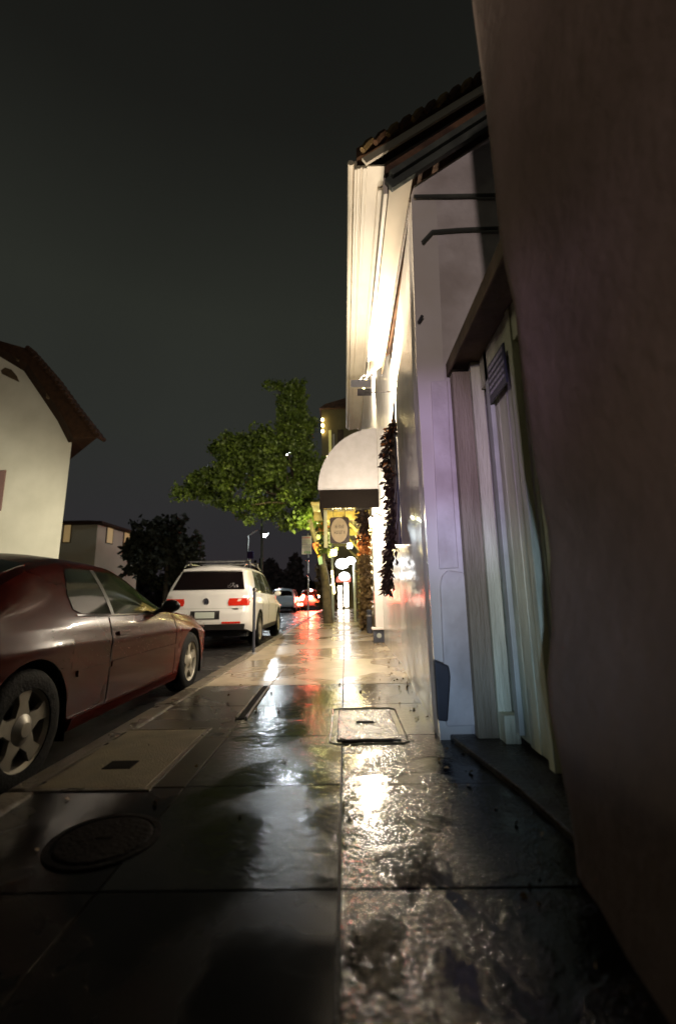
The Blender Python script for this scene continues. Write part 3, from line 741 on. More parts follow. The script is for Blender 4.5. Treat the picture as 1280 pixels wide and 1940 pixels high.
zc = lambda py, Y: U(690, py, Y).z
bush('climbing_vine', 'brown vine column with rust flower cluster beside the lit pillar', 'plant', 0.56, 12.4, (0.0, zc(962, 12.4)), 0.20, 1500, 0.12,
     [('leaf_olive', 1.0, (0.05, zc(1052, 12.4))), ('leaf_rust', 0.20, (zc(1052, 12.4), zc(1012, 12.4))), ('leaf_brown', 0.45, (zc(1030, 12.4), zc(955, 12.4)))], seed=9)
bush('hanging_plant', 'green and red potted plant at the left of the yellow arcade', 'plant', U(612, 1000, 14.5).x, 14.5, (zc(1060, 14.5), zc(965, 14.5)), 0.26, 320, 0.14,
     [('leaf', 1.0, (zc(1050, 14.5), zc(970, 14.5))), ('leaf_rust', 0.2, (zc(1012, 14.5), zc(992, 14.5)))], seed=4)

# ------------------------------------------------------------------ yellow timber arcade over the pavement
YC = 13.0
t = thing('timber_arcade', (0.0, YC, 0), 'yellow timber arcade with diagonal braces over the pavement beyond the awning', 'arcade')
def uv(px, py, Y=YC): return U(px, py, Y)
pr_x = uv(693, 1050).x; pl_x = uv(617, 1050).x; zb_ = uv(650, 966).z
for yk in (YC, 16.5, 20.0):
    zp = 0.0 if yk > 19 else zb_ - 1.1
    MB().box((pr_x - 0.05, yk, 0.0), (pr_x + 0.05, yk + 0.1, zb_)).build('post', 'timber_y', t, bevel=0.006)
    MB().box((pl_x - 0.05, yk, zp), (pl_x + 0.05, yk + 0.1, zb_)).build('post', 'post_g', t, bevel=0.006)
    MB().box((pl_x - 0.35, yk + 0.11, zb_ - 0.28), (pr_x + 0.15, yk + 0.2, zb_ - 0.02)).build('beam', 'timber_y', t, bevel=0.006)
    MB().bar((pr_x - 0.03, yk + 0.04, zb_ - 0.85), (pr_x - 0.6, yk + 0.04, zb_ - 0.27), 0.07, 0.07).build('brace', 'timber_y', t, bevel=0.005)
for k in range(5):
    x = pl_x + (pr_x - pl_x) * k / 4
    MB().box((x - 0.04, YC - 0.3, zb_), (x + 0.04, 21, zb_ + 0.14)).build('rafter', 'timber_y', t, bevel=0.005)
MB().box((pl_x - 0.4, YC - 0.35, zb_ + 0.142), (xw, 21.0, zb_ + 0.18)).build('roof', 'timber_y', t)

# oval hanging sign
YS = 12.0
t = thing('oval_sign', U(642, 1003, YS), 'brown hanging shop sign with cream oval and two dark illegible lines', 'sign')
s0, s1 = U(624, 980, YS), U(662, 1029, YS)
cx, cz = (s0.x + s1.x) / 2, (s0.z + s1.z) / 2; hw, hh = (s1.x - s0.x) / 2, (s0.z - s1.z) / 2
MB().prism([Vector((cx + a * hw, YS, cz + b * hh)) for a, b in ((-1, -.85), (-.9, -1), (.9, -1), (1, -.85), (1, .85), (.85, 1), (-.85, 1), (-1, .85))], (0, 0.05, 0)).build('board', 'sign_brown', t, bevel=0.006)
ov = [Vector((cx - hw * 0.03 + hw * 0.86 * math.cos(2 * math.pi * k / 32), YS - 0.012, cz + hh * 0.93 * math.sin(2 * math.pi * k / 32))) for k in range(32)]
MB().prism(ov, (0, 0.01, 0)).build('oval', 'cream', t)
tx = MB(); rs = random.Random(3)
for row, (zz_, n_) in enumerate(((0.27, 5), (-0.16, 6))):
    for k in range(n_):
        xk = cx + (k - (n_ - 1) / 2) * hw * 0.19; zk = cz + zz_ * hh
        h_ = hh * 0.13
        tx.box((xk - hw * 0.06, YS - 0.0145, zk - h_), (xk - hw * 0.03, YS - 0.0125, zk + h_))
        if rs.random() < .7: tx.box((xk + hw * 0.02, YS - 0.0145, zk - h_), (xk + hw * 0.05, YS - 0.0125, zk + h_ * rs.choice((1, .2))))
        zz2 = rs.choice((-1, 0, 1)) * h_ * 0.8
        tx.box((xk - hw * 0.03, YS - 0.0145, zk + zz2 - 0.008), (xk + hw * 0.03, YS - 0.0125, zk + zz2 + 0.008))
tx.build('lettering', 'ink_dark', t)
for sx_ in (-0.6, 0.6):
    MB().tube([(cx + hw * sx_, YS + 0.02, cz + hh), (cx + hw * sx_, YS + 0.02, cz + hh + 0.22)], 0.008, 6).build('hanger', 'dark', t)
MB().tube([(cx - hw - 0.2, YS + 0.02, cz + hh + 0.22), (xw, YS + 0.02, cz + hh + 0.22)], 0.014, 6).build('bracket', 'dark', t)

# string lights
def string(pts, n, label, sag=0.0, r=0.014, mat='bulb'):
    pts = [Vector(p) for p in pts]
    tt = thing('string_lights', pts[0], label, 'string lights', 'strings of small lights along the arcade')
    seg = []; tot = sum((pts[i + 1] - pts[i]).length for i in range(len(pts) - 1))
    for k in range(n):
        d = tot * (k + .5) / n
        for i in range(len(pts) - 1):
            l = (pts[i + 1] - pts[i]).length
            if d <= l: p = pts[i] + (pts[i + 1] - pts[i]) * d / l; break
            d -= l
        p = p + Vector((rnd.gauss(0, .008), 0, rnd.gauss(0, .008) - sag * math.sin(math.pi * (k + .5) / n)))
        seg.append(p); MB().ball(p, r, 6, 4, (1, 1, 1.3)).build('bulb', mat, tt, smooth=True)
    MB().tube(seg, 0.004, 4).build('wire', 'dark', tt)
    return tt


string([uv(697, 995, 12.9), uv(697, 1100, 12.9)], 16, 'string of warm bulbs running down the yellow right-hand arcade post', r=0.030)
string([uv(692, 1095, 12.9), uv(684, 1122, 12.9)], 8, 'short swag of bright bulbs low beside the brown vine', r=0.028)
string([U(628, 965, 12.6), U(672, 963, 12.6)], 9, 'row of bulbs just under the black awning valence', r=0.012)
string([U(611, 790, 33.8), U(611, 822, 33.8)], 3, 'three bulbs stacked down the corner of the far olive tower', r=0.10)
string([U(622, 862, 26), U(612, 884, 26), U(610, 905, 26)], 5, 'bulbs trailing beside the tree left of the awning', r=0.05)

for k, (px, py, Y, w_, mt, lb) in enumerate(((632, 1047, 14.2, .10, 'bulb', 'square glowing paper lantern below the left of the oval sign'),
        (662, 1034, 14.2, .09, 'bulb_cool2', 'white square lantern below the right of the oval sign'),
        (690, 992, 13.4, .07, 'bulb', 'bright white lantern high on the right arcade post'),
        (637, 1040, 15.5, .06, 'bulb_lime', 'small lime green lantern just under the oval sign'),
        (625, 1052, 16.5, .07, 'bulb_lime', 'lime green lantern low left of the oval sign'),
        (603, 1018, 13.9, .06, 'bulb_lime', 'small lime lamp among the leaves left of the arcade'))):
    p = U(px, py, Y); t = thing('hanging_lantern', p, lb, 'lantern', 'small lanterns hanging in the arcade')
    MB().lathe([(.001, -w_), (w_ * .8, -w_ * .9), (w_, 0), (w_ * .8, w_ * .9), (.001, w_)], 8, c=p).build('shade', mt, t, smooth=True)
    MB().tube([p + Vector((0, 0, w_)), Vector((p.x, p.y, zb_))], .006, 4).build('cord', 'dark', t)
string([U(676, 990, 13.1), U(684, 1004, 13.1), U(688, 1030, 13.1), U(690, 1062, 13.1)], 10, 'loose swag of bulbs between the oval sign and the right arcade post', r=0.018)
string([U(628, 1080, 19.9), U(634, 1125, 19.9)], 9, 'string of bulbs down the far left arcade post', r=0.035)
# globe lamps on a post
t = thing('globe_lamp', (U(668, 1100, 17).x, 17, 0), 'pale post carrying two glowing white globes over the pavement', 'lamp')
gx = U(671, 1100, 17).x
MB().tube([(gx, 17, 0), (gx, 17, U(671, 1068, 17).z)], 0.05, 10).build('post', 'post_g', t, smooth=True)
for (px, py, r_) in ((648, 1068, 0.22), (664, 1062, 0.16), (652, 1092, 0.18)):
    p = U(px, py, 16.9)
    MB().ball(p, r_, 16, 10, (1.1, 1, 0.85)).build('globe', 'globe', t, smooth=True)
    MB().tube([p, (gx, 17, p.z)], 0.015, 6).build('arm', 'dark', t)

# ------------------------------------------------------------------ far shop building closing the pavement
YF = 34.0
tx0 = U(610, 900, YF).x
t = thing('far_tower', (tx0 + 3, YF, 0), 'far olive multi-storey building with lit corner windows above the awning', 'building')
ztw = U(612, 776, YF).z
MB().box((tx0, YF, -0.1), (tx0 + 7, YF + 8, ztw)).build('wall', 'olive_wall', t)
rf = MB().prism([Vector((tx0 - 0.15, YF - 0.3, ztw)), Vector((tx0 + 7.5, YF - 0.3, ztw)), Vector((tx0 + 7.5, YF - 0.3, ztw + 2.4)), Vector((tx0 + .3, YF - 0.3, ztw + .35))], (0, 9, 0)).build('roof', 'tile', t)
for (x0p, x1p, yt, yb2, mt) in ((622, 628, 815, 862, 'win_dim'), (630, 634, 822, 862, 'house_grey'), (640, 650, 815, 855, 'wood_dark')):
    a_, b_ = U(x0p, yt, YF - 0.03), U(x1p, yb2, YF - 0.03)
    w_ = MB().box((a_.x - .05, YF - 0.04, b_.z - .05), (b_.x + .05, YF + 0.02, a_.z + .05)).build('window', 'wood_dark', t)
    MB().box((a_.x, YF - 0.05, b_.z), (b_.x, YF - 0.041, a_.z)).build('pane', mt, w_)
for (x0p, x1p, yt, yb2, mt) in ((640, 648, 1110, 1152, 'shop'), (652, 660, 1104, 1150, 'shop'), (622, 628, 1102, 1128, 'shop'), (637, 664, 1092, 1103, 'shop_red')):
    a_, b_ = U(x0p, yt, YF - 0.03), U(x1p, yb2, YF - 0.03)
    d_ = MB().box((a_.x - .06, YF - 0.05, b_.z), (b_.x + .06, YF - 0.005, a_.z + .06)).build('shop_door' if mt == 'shop' else 'shop_sign', 'wood_dark', t)
    MB().box((a_.x, YF - 0.06, b_.z + 0.03), (b_.x, YF - 0.051, a_.z)).build('pane', mt, d_)

# rusty brown hedge left of arcade
bush('far_hedge', 'rusty brown hedge in front of the far shops', 'hedge', U(618, 1130, 30).x, 30, (0, 2.4), 0.8, 900, 0.3,
     [('leaf_olive', 1.0, (0.1, 3.2))], seed=21)

# banners on the leaning trunk
t = thing('banner', U(603, 1045, 15.5), 'slanting orange red and teal cloth banner by the leaning trunk', 'banner')
MB().prism([U(592, 1030, 15.5), U(602, 1027, 15.5), U(606, 1046, 15.5), U(594, 1040, 15.5)], (0, 0.02, 0)).build('red_cloth', 'red_cloth', t)
MB().prism([U(596, 1041, 15.48), U(607, 1032, 15.48), U(609, 1050, 15.48), U(603, 1057, 15.48)], (0, 0.02, 0)).build('orange_cloth', 'orange', t)
MB().prism([U(602, 1058, 15.46), U(609, 1051, 15.46), U(611, 1068, 15.46), U(604, 1070, 15.46)], (0, 0.02, 0)).build('teal_cloth', 'teal', t)
MB().tube([U(609, 1028, 15.5), U(613, 1075, 15.5)], 0.015, 6).build('cord', 'dark', t)

# ------------------------------------------------------------------ cars
def interp(tab, y):
    xs_, vs_ = tab
    return float(np.interp(y, xs_, vs_))


def smooth_tab(pairs):
    # monotone-ish smoothing of a key table by dense cosine-free Catmull-Rom sampling
    xs_ = [p[0] for p in pairs]; vs_ = [p[1] for p in pairs]; X = []; V = []
    n = len(pairs)
    m = [0] * n
    d = [(vs_[i + 1] - vs_[i]) / (xs_[i + 1] - xs_[i]) for i in range(n - 1)]
    m[0] = d[0]; m[-1] = d[-1]
    for i in range(1, n - 1):
        m[i] = 0 if d[i - 1] * d[i] <= 0 else 2 * d[i - 1] * d[i] / (d[i - 1] + d[i])
    for i in range(n - 1):
        h = xs_[i + 1] - xs_[i]
        for k in range(12):
            t = k / 12
            X.append(xs_[i] + h * t)
            V.append((2 * t**3 - 3 * t**2 + 1) * vs_[i] + (t**3 - 2 * t**2 + t) * h * m[i] + (-2 * t**3 + 3 * t**2) * vs_[i + 1] + (t**3 - t**2) * h * m[i + 1])
    X.append(xs_[-1]); V.append(vs_[-1])
    return (X, V)


class Car:
    def __init__(s, L, top, belt, wbelt, wmax, zre, wre, zb, wheels, R, lean=None, bulge=0.06, sect=None):
        s.L = L; s.top, s.belt, s.wbelt, s.wmax, s.zre, s.wre = [smooth_tab(t_) for t_ in (top, belt, wbelt, wmax, zre, wre)]
        s.zb = smooth_tab(zb); s.wheels = wheels; s.R = R; s.lean_t = lean; s.bulge = bulge
        s.sect = sect or [(0, -0.05), (0.12, -0.02), (0.4, 0.0), (0.62, 0.0), (0.8, -0.012), (0.93, None), (1, None)]
    def lean(s, y, z):
        if not s.lean_t: return 0.0
        return float(np.interp(z, s.lean_t[0], s.lean_t[1])) * max(0.0, 1 - y / 1.3)
    def side(s, y, z):
        zb, zt = interp(s.zb, y), interp(s.belt, y); wm, wb_ = interp(s.wmax, y), interp(s.wbelt, y)
        if z <= zt:
            u = max(0, min(1, (z - zb) / (zt - zb)))
            us = [0, .10, .30, .52, .70, .745, .80, .90, 1.0]
            v = [wm - .055, wm - .026, wm - .014, wm - .010, wm - .004, wm + .004, wm - .012, wm * .5 + wb_ * .5, wb_]
            return float(np.interp(u, us, v))
        zr_, wr_ = interp(s.zre, y), interp(s.wre, y)
        if zr_ <= zt + 1e-4: return wr_
        f = min(1, (z - zt) / (zr_ - zt))
        return wb_ + (wr_ - wb_) * f + 0.020 * math.sin(math.pi * f)
    def topz(s, y, x):
        zr_, wr_, zt = interp(s.zre, y), interp(s.wre, y), interp(s.top, y)
        return zr_ + (zt - zr_) * (1 - min(1, abs(x) / wr_) ** 2.3)
    def zlow(s, y):
        z = interp(s.zb, y)
        for yw in s.wheels:
            q = s.Ra ** 2 - (y - yw) ** 2
            if q > 0: z = max(z, s.R * 0.98 + math.sqrt(q))
        return z
    def ring(s, y):
        pts = []
        zl_, zt = s.zlow(y), interp(s.belt, y)
        n1, n2, n3 = 22, 6, 10
        for i in range(n1 + 1):
            z = zl_ + (zt - zl_) * i / n1; pts.append((s.side(y, z), z))
        zr_, wr_ = interp(s.zre, y), interp(s.wre, y)
        for i in range(1, n2 + 1):
            z = zt + (zr_ - zt) * i / n2; pts.append((s.side(y, z) if i < n2 else wr_, z))
        for i in range(1, n3 + 1):
            x = wr_ * math.cos(math.pi / 2 * i / n3); pts.append((x, s.topz(y, x)))
        return pts
    def P(s, x, y, z): return Vector((x, y + s.lean(y, z), z))
    def rear(s, x, z):
        w = max(0.3, s.side(0, z)); return s.lean(0, z) - s.bulge * (1 - min(1, abs(x) / w) ** 2)
    def body(s, t, mat):
        s.Ra = s.R * 1.16
        ys_ = set(np.linspace(0, s.L, 70).tolist())
        for yw in s.wheels:
            for a in np.linspace(0, math.pi, 27): ys_.add(yw + s.Ra * 0.9999 * math.cos(a))
            ys_.add(yw + s.Ra * 1.002); ys_.add(yw - s.Ra * 1.002)
        for q in (0.01, 0.03, 0.06, 0.1, 0.14): ys_.add(q); ys_.add(s.L - q)
        ys_ = sorted(y for y in ys_ if 0 <= y <= s.L)
        rows = []
        for y in ys_:
            r = s.ring(y)
            rows.append([s.P(x, y, z) for x, z in r] + [s.P(-x, y, z) for x, z in reversed(r[:-1])])
        mb = MB(); mb.grid(rows)
        for y, fl in ((0, False), (s.L, True)):
            r = s.ring(y); G_ = []
            for (x, z) in r:
                nn = 12
                row = []
                for j in range(nn + 1):
                    xx = -x + 2 * x * j / nn
                    b = s.bulge * (1 - (xx / max(x, 0.3)) ** 2) * (1 if y == 0 else -1) * min(1, x / 0.3)
                    p = s.P(xx, y, z); p.y -= b; row.append(p)
                G_.append(row)
            mb.grid(G_, fl)
        # underside
        zz = min(interp(s.zb, s.L / 2), 0.3)
        b = mb.build('body', mat, t, smooth=True, weld=0.0012, local=True, auto=0.85)
        MB().box((-s.side(s.L / 2, .4) + .12, 0.12, zz - 0.04), (s.side(s.L / 2, .4) - .12, s.L - 0.2, zz + 0.06)).build('underbody', 'well', t, local=True)
        for yw in s.wheels:
            for sg in (-1, 1):
                w = s.side(yw, s.R + .3)
                m = MB(); n = 16; rr_ = s.Ra + 0.004
                A = [Vector((sg * (w - 0.02), yw + rr_ * math.cos(math.pi * k / n), s.R * .98 + rr_ * math.sin(math.pi * k / n))) for k in range(n + 1)]
                A = [Vector((sg * (w - .02), yw + rr_, 0.16))] + A + [Vector((sg * (w - .02), yw - rr_, 0.16))]
                m.slab([A, [p - Vector((sg * 0.34, 0, 0)) for p in A]], (0, 0, 0.004))
                m.prism([Vector((sg * (w - 0.34), p.y, p.z)) for p in A], (sg * -0.02, 0, 0))
                m.build('wheel_arch', 'well', t, local=True, fix=False)
        return b
    def panel(s, t, name, mat, y0, y1, zlo, zhi, n=24, m=6, off=0.006, thick=0.004, sides=(1, -1)):
        out_ = []
        for sg in sides:
            Pn = []
            for i in range(n + 1):
                y = y0 + (y1 - y0) * i / n; a, b = zlo(y), zhi(y); b = max(b, a + 0.002)
                Pn.append([s.P(sg * (s.side(y, a + (b - a) * j / m) + off), y, a + (b - a) * j / m) for j in range(m + 1)])
            out_.append(MB().slab(Pn, (-sg * thick, 0, 0)).build(name, mat, t, smooth=True, local=True, auto=0.9))
        return out_
    def toppanel(s, t, name, mat, y0, y1, hw, n=16, m=16, off=0.006):
        Pn = []
        for i in range(n + 1):
            y = y0 + (y1 - y0) * i / n; w = hw(y)
            Pn.append([s.P(x, y, s.topz(y, x) + off) for x in np.linspace(-w, w, m + 1)])
        return MB().slab(Pn, (0, 0, -0.004)).build(name, mat, t, smooth=True, local=True, auto=0.9)
    def rearpanel(s, t, name, mat, z0, z1, xl, xr, n=10, m=20, off=0.010, par=None):
        Pn = []
        for i in range(n + 1):
            z = z0 + (z1 - z0) * i / n; a, b = xl(z), xr(z)
            row = []
            for x in np.linspace(a, b, m + 1):
                w0 = s.side(0, z)
                row.append(Vector((x, s.rear(x, z) - off + (max(0, abs(x) - w0) * 2.6), z)))
            Pn.append(row)
        return MB().slab(Pn, (0, off * .8, 0)).build(name, mat, par or t, smooth=True, local=True, auto=0.9)


def wheel(t, x, y, R, wd, sg, spokes=5, mat='alloy', name='wheel', seg=36, fat=1.0):
    w = MB()
    prof = [(R * .66, -wd / 2), (R * .80, -wd / 2 - .004), (R * .93, -wd / 2 + .006), (R * .985, -wd / 2 + .03), (R, -wd / 2 + .06), (R, wd / 2 - .06), (R * .985, wd / 2 - .03), (R * .93, wd / 2 - .006), (R * .80, wd / 2 + .004), (R * .66, wd / 2)]
    w.lathe([(r, h * sg) for r, h in prof], seg, 'x', (x, y, R), close=True)
    o = w.build('wheel', 'rubber', t, smooth=True, local=True, auto=1.0)
    q = MB(); xo = x + sg * wd * 0.36; Rr = R * 0.69
    q.lathe([(Rr - .035, sg * -.10), (Rr - .030, sg * .0), (Rr - .012, sg * .022), (Rr, sg * .020), (Rr, sg * .006), (Rr - .01, sg * -.10)], seg, 'x', (xo, y, R), close=True)
    q.lathe([(0.001, sg * .035), (Rr * .17, sg * .032), (Rr * .26, sg * .018), (Rr * .36, sg * .008), (Rr * .36, sg * -.03), (0.001, sg * -.03)], seg, 'x', (xo, y, R))
    for k in range(spokes):
        a = 2 * math.pi * k / spokes + 0.35
        u = Vector((0, math.cos(a), math.sin(a))); v = Vector((0, -math.sin(a), math.cos(a))); c0 = Vector((xo, y, R)); xx = Vector((sg, 0, 0))
        h0, h1, h2 = Rr * .23 * fat, Rr * .13 * fat, Rr * .22 * fat
        poly = [c0 + u * Rr * .28 - v * h0, c0 + u * Rr * .62 - v * h1, c0 + u * (Rr - .015) - v * h2, c0 + u * (Rr - .015) + v * h2, c0 + u * Rr * .62 + v * h1, c0 + u * Rr * .28 + v * h0]
        poly = [p + xx * (0.012 if i in (2, 3) else 0.006) for i, p in enumerate(poly)]
        q.prism(poly, xx * -0.03)
    q.build('rim', mat, o, smooth=True, local=True, auto=0.5)
    MB().lathe([(0.001, 0), (R * .6, 0), (R * .6, sg * .01), (0.001, sg * .01)], 24, 'x', (xo - sg * 0.075, y, R)).build('brake_disc', 'well', o, local=True)
    return o


# --- maroon coupe
coupe = Car(5.03,
            top=[(0, .80), (.06, .93), (.15, .99), (.5, 1.045), (.72, 1.08), (1.05, 1.23), (1.45, 1.375), (1.9, 1.425), (2.3, 1.418), (2.6, 1.36), (3.0, 1.18), (3.35, 1.0), (3.6, .955), (4.2, .885), (4.7, .77), (4.9, .68), (5.03, .55)],
            belt=[(0, .74), (.06, .83), (.15, .88), (.5, .935), (1.1, .955), (2, .925), (3, .905), (3.6, .885), (4.2, .83), (4.6, .75), (4.9, .62), (5.03, .50)],
            wbelt=[(0, .62), (.06, .72), (.15, .78), (.5, .835), (1.1, .86), (2, .865), (3, .86), (3.6, .84), (4.3, .79), (4.75, .70), (4.95, .56), (5.03, .46)],
            wmax=[(0, .70), (.06, .80), (.15, .87), (.5, .91), (1.14, .930), (1.8, .915), (3.2, .918), (3.95, .928), (4.45, .89), (4.8, .80), (4.95, .68), (5.03, .55)],
            zre=[(0, .76), (.15, .905), (.5, .965), (.72, .995), (1.05, 1.125), (1.45, 1.275), (1.9, 1.335), (2.35, 1.33), (2.65, 1.25), (3.0, 1.08), (3.3, .95), (3.6, .915), (4.2, .855), (4.7, .74), (4.9, .64), (5.03, .52)],
            wre=[(0, .50), (.15, .66), (.5, .72), (.72, .73), (1.05, .70), (1.45, .65), (1.9, .62), (2.35, .62), (2.65, .655), (3.0, .72), (3.3, .775), (3.6, .76), (4.2, .70), (4.7, .60), (5.03, .36)],
            zb=[(0, .42), (.1, .30), (.5, .24), (1.2, .21), (3.9, .20), (4.6, .22), (4.9, .27), (5.03, .36)],
            wheels=(1.14, 3.95), R=0.335, bulge=0.05)
t = thing('maroon_coupe', (-2.74, 1.60, RD), 'wet maroon two-door coupe with five-spoke alloy wheels, parked nearest at the kerb', 'car')
coupe.body(t, 'maroon')
cb = coupe
def wtop(y):   # side glass top edge
    return interp(cb.zre, y) - 0.035
def qz_hi(y):
    return min(wtop(y), 0.975 + 1.15 * max(0.0, y - 1.12) ** 0.75)
cb.panel(t, 'quarter_window', 'glass', 1.60, 2.085, lambda y: interp(cb.belt, y) + .025 + .35 * max(0, 1.68 - y), lambda y: min(wtop(y) - .005, 1.10 + 1.3 * max(0, y - 1.60)), n=20, m=5)
cb.panel(t, 'door_window', 'glass', 2.15, 3.17, lambda y: interp(cb.belt, y) + .025, lambda y: min(wtop(y) - .005, interp(cb.belt, y) + .028 + 0.62 * max(0.0, 3.17 - y) ** .82), n=26, m=5)
cb.panel(t, 'window_pillar', 'trim', 2.092, 2.143, lambda y: interp(cb.belt, y) + .02, lambda y: wtop(y), n=3, m=5, off=0.008)
cb.panel(t, 'window_seal', 'chrome', 1.62, 3.22, lambda y: interp(cb.belt, y) + .008, lambda y: interp(cb.belt, y) + .021, n=30, m=1, off=0.009)
cb.toppanel(t, 'rear_window', 'glass', 0.74, 1.42, lambda y: 0.60 - 0.02 * (y - .7))
cb.toppanel(t, 'windscreen', 'glass', 2.45, 3.28, lambda y: 0.56 + 0.14 * (y - 2.45))
for ya_, yb_ in ((2.045, 2.055), (3.42, 3.43)):
    cb.panel(t, 'door_seam', 'well', ya_, yb_, lambda y: 0.27, lambda y: interp(cb.belt, y) - .005, n=1, m=14, off=0.0035, thick=0.004)
cb.panel(t, 'side_moulding', 'maroon', 1.60, 2.035, lambda y: .545, lambda y: .585, n=8, m=2, off=0.014, thick=0.012)
cb.panel(t, 'side_moulding', 'maroon', 2.065, 3.41, lambda y: .545, lambda y: .585, n=16, m=2, off=0.014, thick=0.012)
cb.panel(t, 'rocker_trim', 'maroon', 1.58, 3.50, lambda y: .205, lambda y: .285, n=16, m=2, off=0.022, thick=0.02)
cb.panel(t, 'door_handle', 'maroon', 2.14, 2.32, lambda y: .775, lambda y: .805, n=6, m=2, off=0.022, thick=0.02)
cb.panel(t, 'side_marker', 'tail', 0.25, 0.42, lambda y: .62, lambda y: .665, n=6, m=2, off=0.008)
cb.rearpanel(t, 'tail_light', 'tail', .66, .80, lambda z: .28, lambda z: .66)
cb.rearpanel(t, 'tail_light', 'tail', .66, .80, lambda z: -.66, lambda z: -.28)
for sg in (1, -1):
    m = MB(); c0 = Vector((sg * 0.99, 3.02, 0.985))
    m.ball(c0, 0.1, 14, 8, (0.95, 0.55, 0.62)); m.bar(c0 + Vector((-sg * .05, .02, -.03)), c0 + Vector((-sg * .16, .05, -.05)), .05, .04)
    m.build('wing_mirror', 'trim', t, smooth=True, local=True)
m = MB()
MB().bar((-.5, 3.42, .965), (.45, 3.30, .995), .012, .012).build('wiper', 'trim', t, local=True)
for yw in (1.14, 3.95):
    for sg in (1, -1):
        wheel(t, sg * 0.80, yw, 0.335, 0.22, sg, 5, 'alloy', fat=1.15)
# rain beads: small glints scattered on hood and fender top
rg = random.Random(8); bd = MB()
for _ in range(420):
    y_ = rg.uniform(3.1, 4.85); x_ = rg.uniform(0.45, 0.80); z_ = cb.topz(y_, min(x_, interp(cb.wre, y_)))
    if x_ > interp(cb.wre, y_): z_ = interp(cb.belt, y_) + .02
    bd.ball((x_, y_, z_), rg.uniform(0.003, 0.007), 6, 4)
for _ in range(260):
    y_ = rg.uniform(1.3, 4.7); z_ = rg.uniform(.55, .9)
    bd.ball((cb.side(y_, z_), y_, z_), rg.uniform(0.0015, 0.0035), 5, 3)
bd.build('rain_beads', 'chrome', t, smooth=True, local=True)['kind'] = 'stuff'

# --- white suv
lean_s = ([0.2, .42, .52, .72, .84, .95, 1.08, 1.2, 1.55, 1.66, 1.8], [.03, -.03, -.07, -.07, -.03, 0, .03, .09, .34, .44, .47])
suv = Car(4.76,
          top=[(0, 1.655), (.08, 1.675), (.3, 1.70), (1.2, 1.725), (2.2, 1.715), (2.7, 1.64), (3.2, 1.33), (3.55, 1.10), (4.2, 1.0), (4.55, .90), (4.70, .78), (4.76, .70)],
          belt=[(0, 1.10), (1.0, 1.08), (2.4, 1.05), (3.4, 1.01), (4.2, .93), (4.55, .82), (4.76, .66)],
          wbelt=[(0, .845), (.08, .875), (.3, .885), (1.2, .895), (3.3, .89), (4.2, .82), (4.6, .70), (4.76, .55)],
          wmax=[(0, .875), (.06, .915), (.18, .945), (.5, .96), (2.4, .955), (4.0, .96), (4.4, .90), (4.65, .76), (4.76, .62)],
          zre=[(0, 1.585), (.08, 1.60), (.3, 1.615), (1.2, 1.63), (2.2, 1.615), (2.7, 1.54), (3.2, 1.24), (3.5, 1.06), (4.2, .95), (4.55, .85), (4.76, .67)],
          wre=[(0, .665), (.08, .685), (.3, .69), (1.2, .69), (2.3, .69), (2.8, .72), (3.2, .79), (3.5, .83), (4.2, .74), (4.6, .60), (4.76, .45)],
          zb=[(0, .40), (.2, .34), (.6, .30), (3.8, .29), (4.4, .32), (4.76, .42)],
          wheels=(0.92, 3.78), R=0.355, lean=lean_s, bulge=0.09)
t = thing('white_suv', (-2.88, 9.62, RD), 'white SUV with dark rear window and roof rack parked ahead of the maroon coupe', 'car')
suv.body(t, 'white_car')
sb = suv
sb.rearpanel(t, 'rear_window', 'glass_black', 1.17, 1.535, lambda z: -(.765 - .30 * (z - 1.17)), lambda z: (.765 - .30 * (z - 1.17)), off=0.012)
for sg in (1, -1):
    lo, hi = .855, .995
    f0 = lambda z: .455 + .05 * abs(z - .92) / .07 * .4
    f1 = lambda z: .935
    if sg > 0: o_ = sb.rearpanel(t, 'tail_light', 'tail', lo, hi, lambda z: f0(z), lambda z: f1(z), off=0.018)
    else: o_ = sb.rearpanel(t, 'tail_light', 'tail', lo, hi, lambda z: -f1(z), lambda z: -f0(z), off=0.018)
    if sg > 0: sb.rearpanel(t, 'reverse_lens', 'tail_clear', .935, .985, lambda z: .635 + (z - .935) * .6, lambda z: .70 + (z - .935) * .6, off=0.022, par=o_)
    else: sb.rearpanel(t, 'reverse_lens', 'tail_clear', .935, .985, lambda z: -.70, lambda z: -.64, off=0.022, par=o_)
sb.rearpanel(t, 'lower_bumper', 'trim', .395, .505, lambda z: -.87, lambda z: .87, off=0.012)
sb.panel(t, 'sill_cladding', 'trim', 1.36, 3.33, lambda y: .30, lambda y: .40, n=10, m=2, off=0.012)
sb.rearpanel(t, 'plate_recess', 'trim', .60, .76, lambda z: -.30, lambda z: .30, off=0.010)
sb.rearpanel(t, 'number_plate', 'numplate', .62, .735, lambda z: -.20, lambda z: .20, off=0.018)
sb.rearpanel(t, 'hatch_seam', 'post_g', .800, .806, lambda z: -.82, lambda z: .82, off=0.006)
sb.rearpanel(t, 'reflector', 'tail', .515, .55, lambda z: .35, lambda z: .72, off=0.010)
sb.rearpanel(t, 'spoiler', 'white_car', 1.555, 1.60, lambda z: -.64, lambda z: .64, off=0.055)
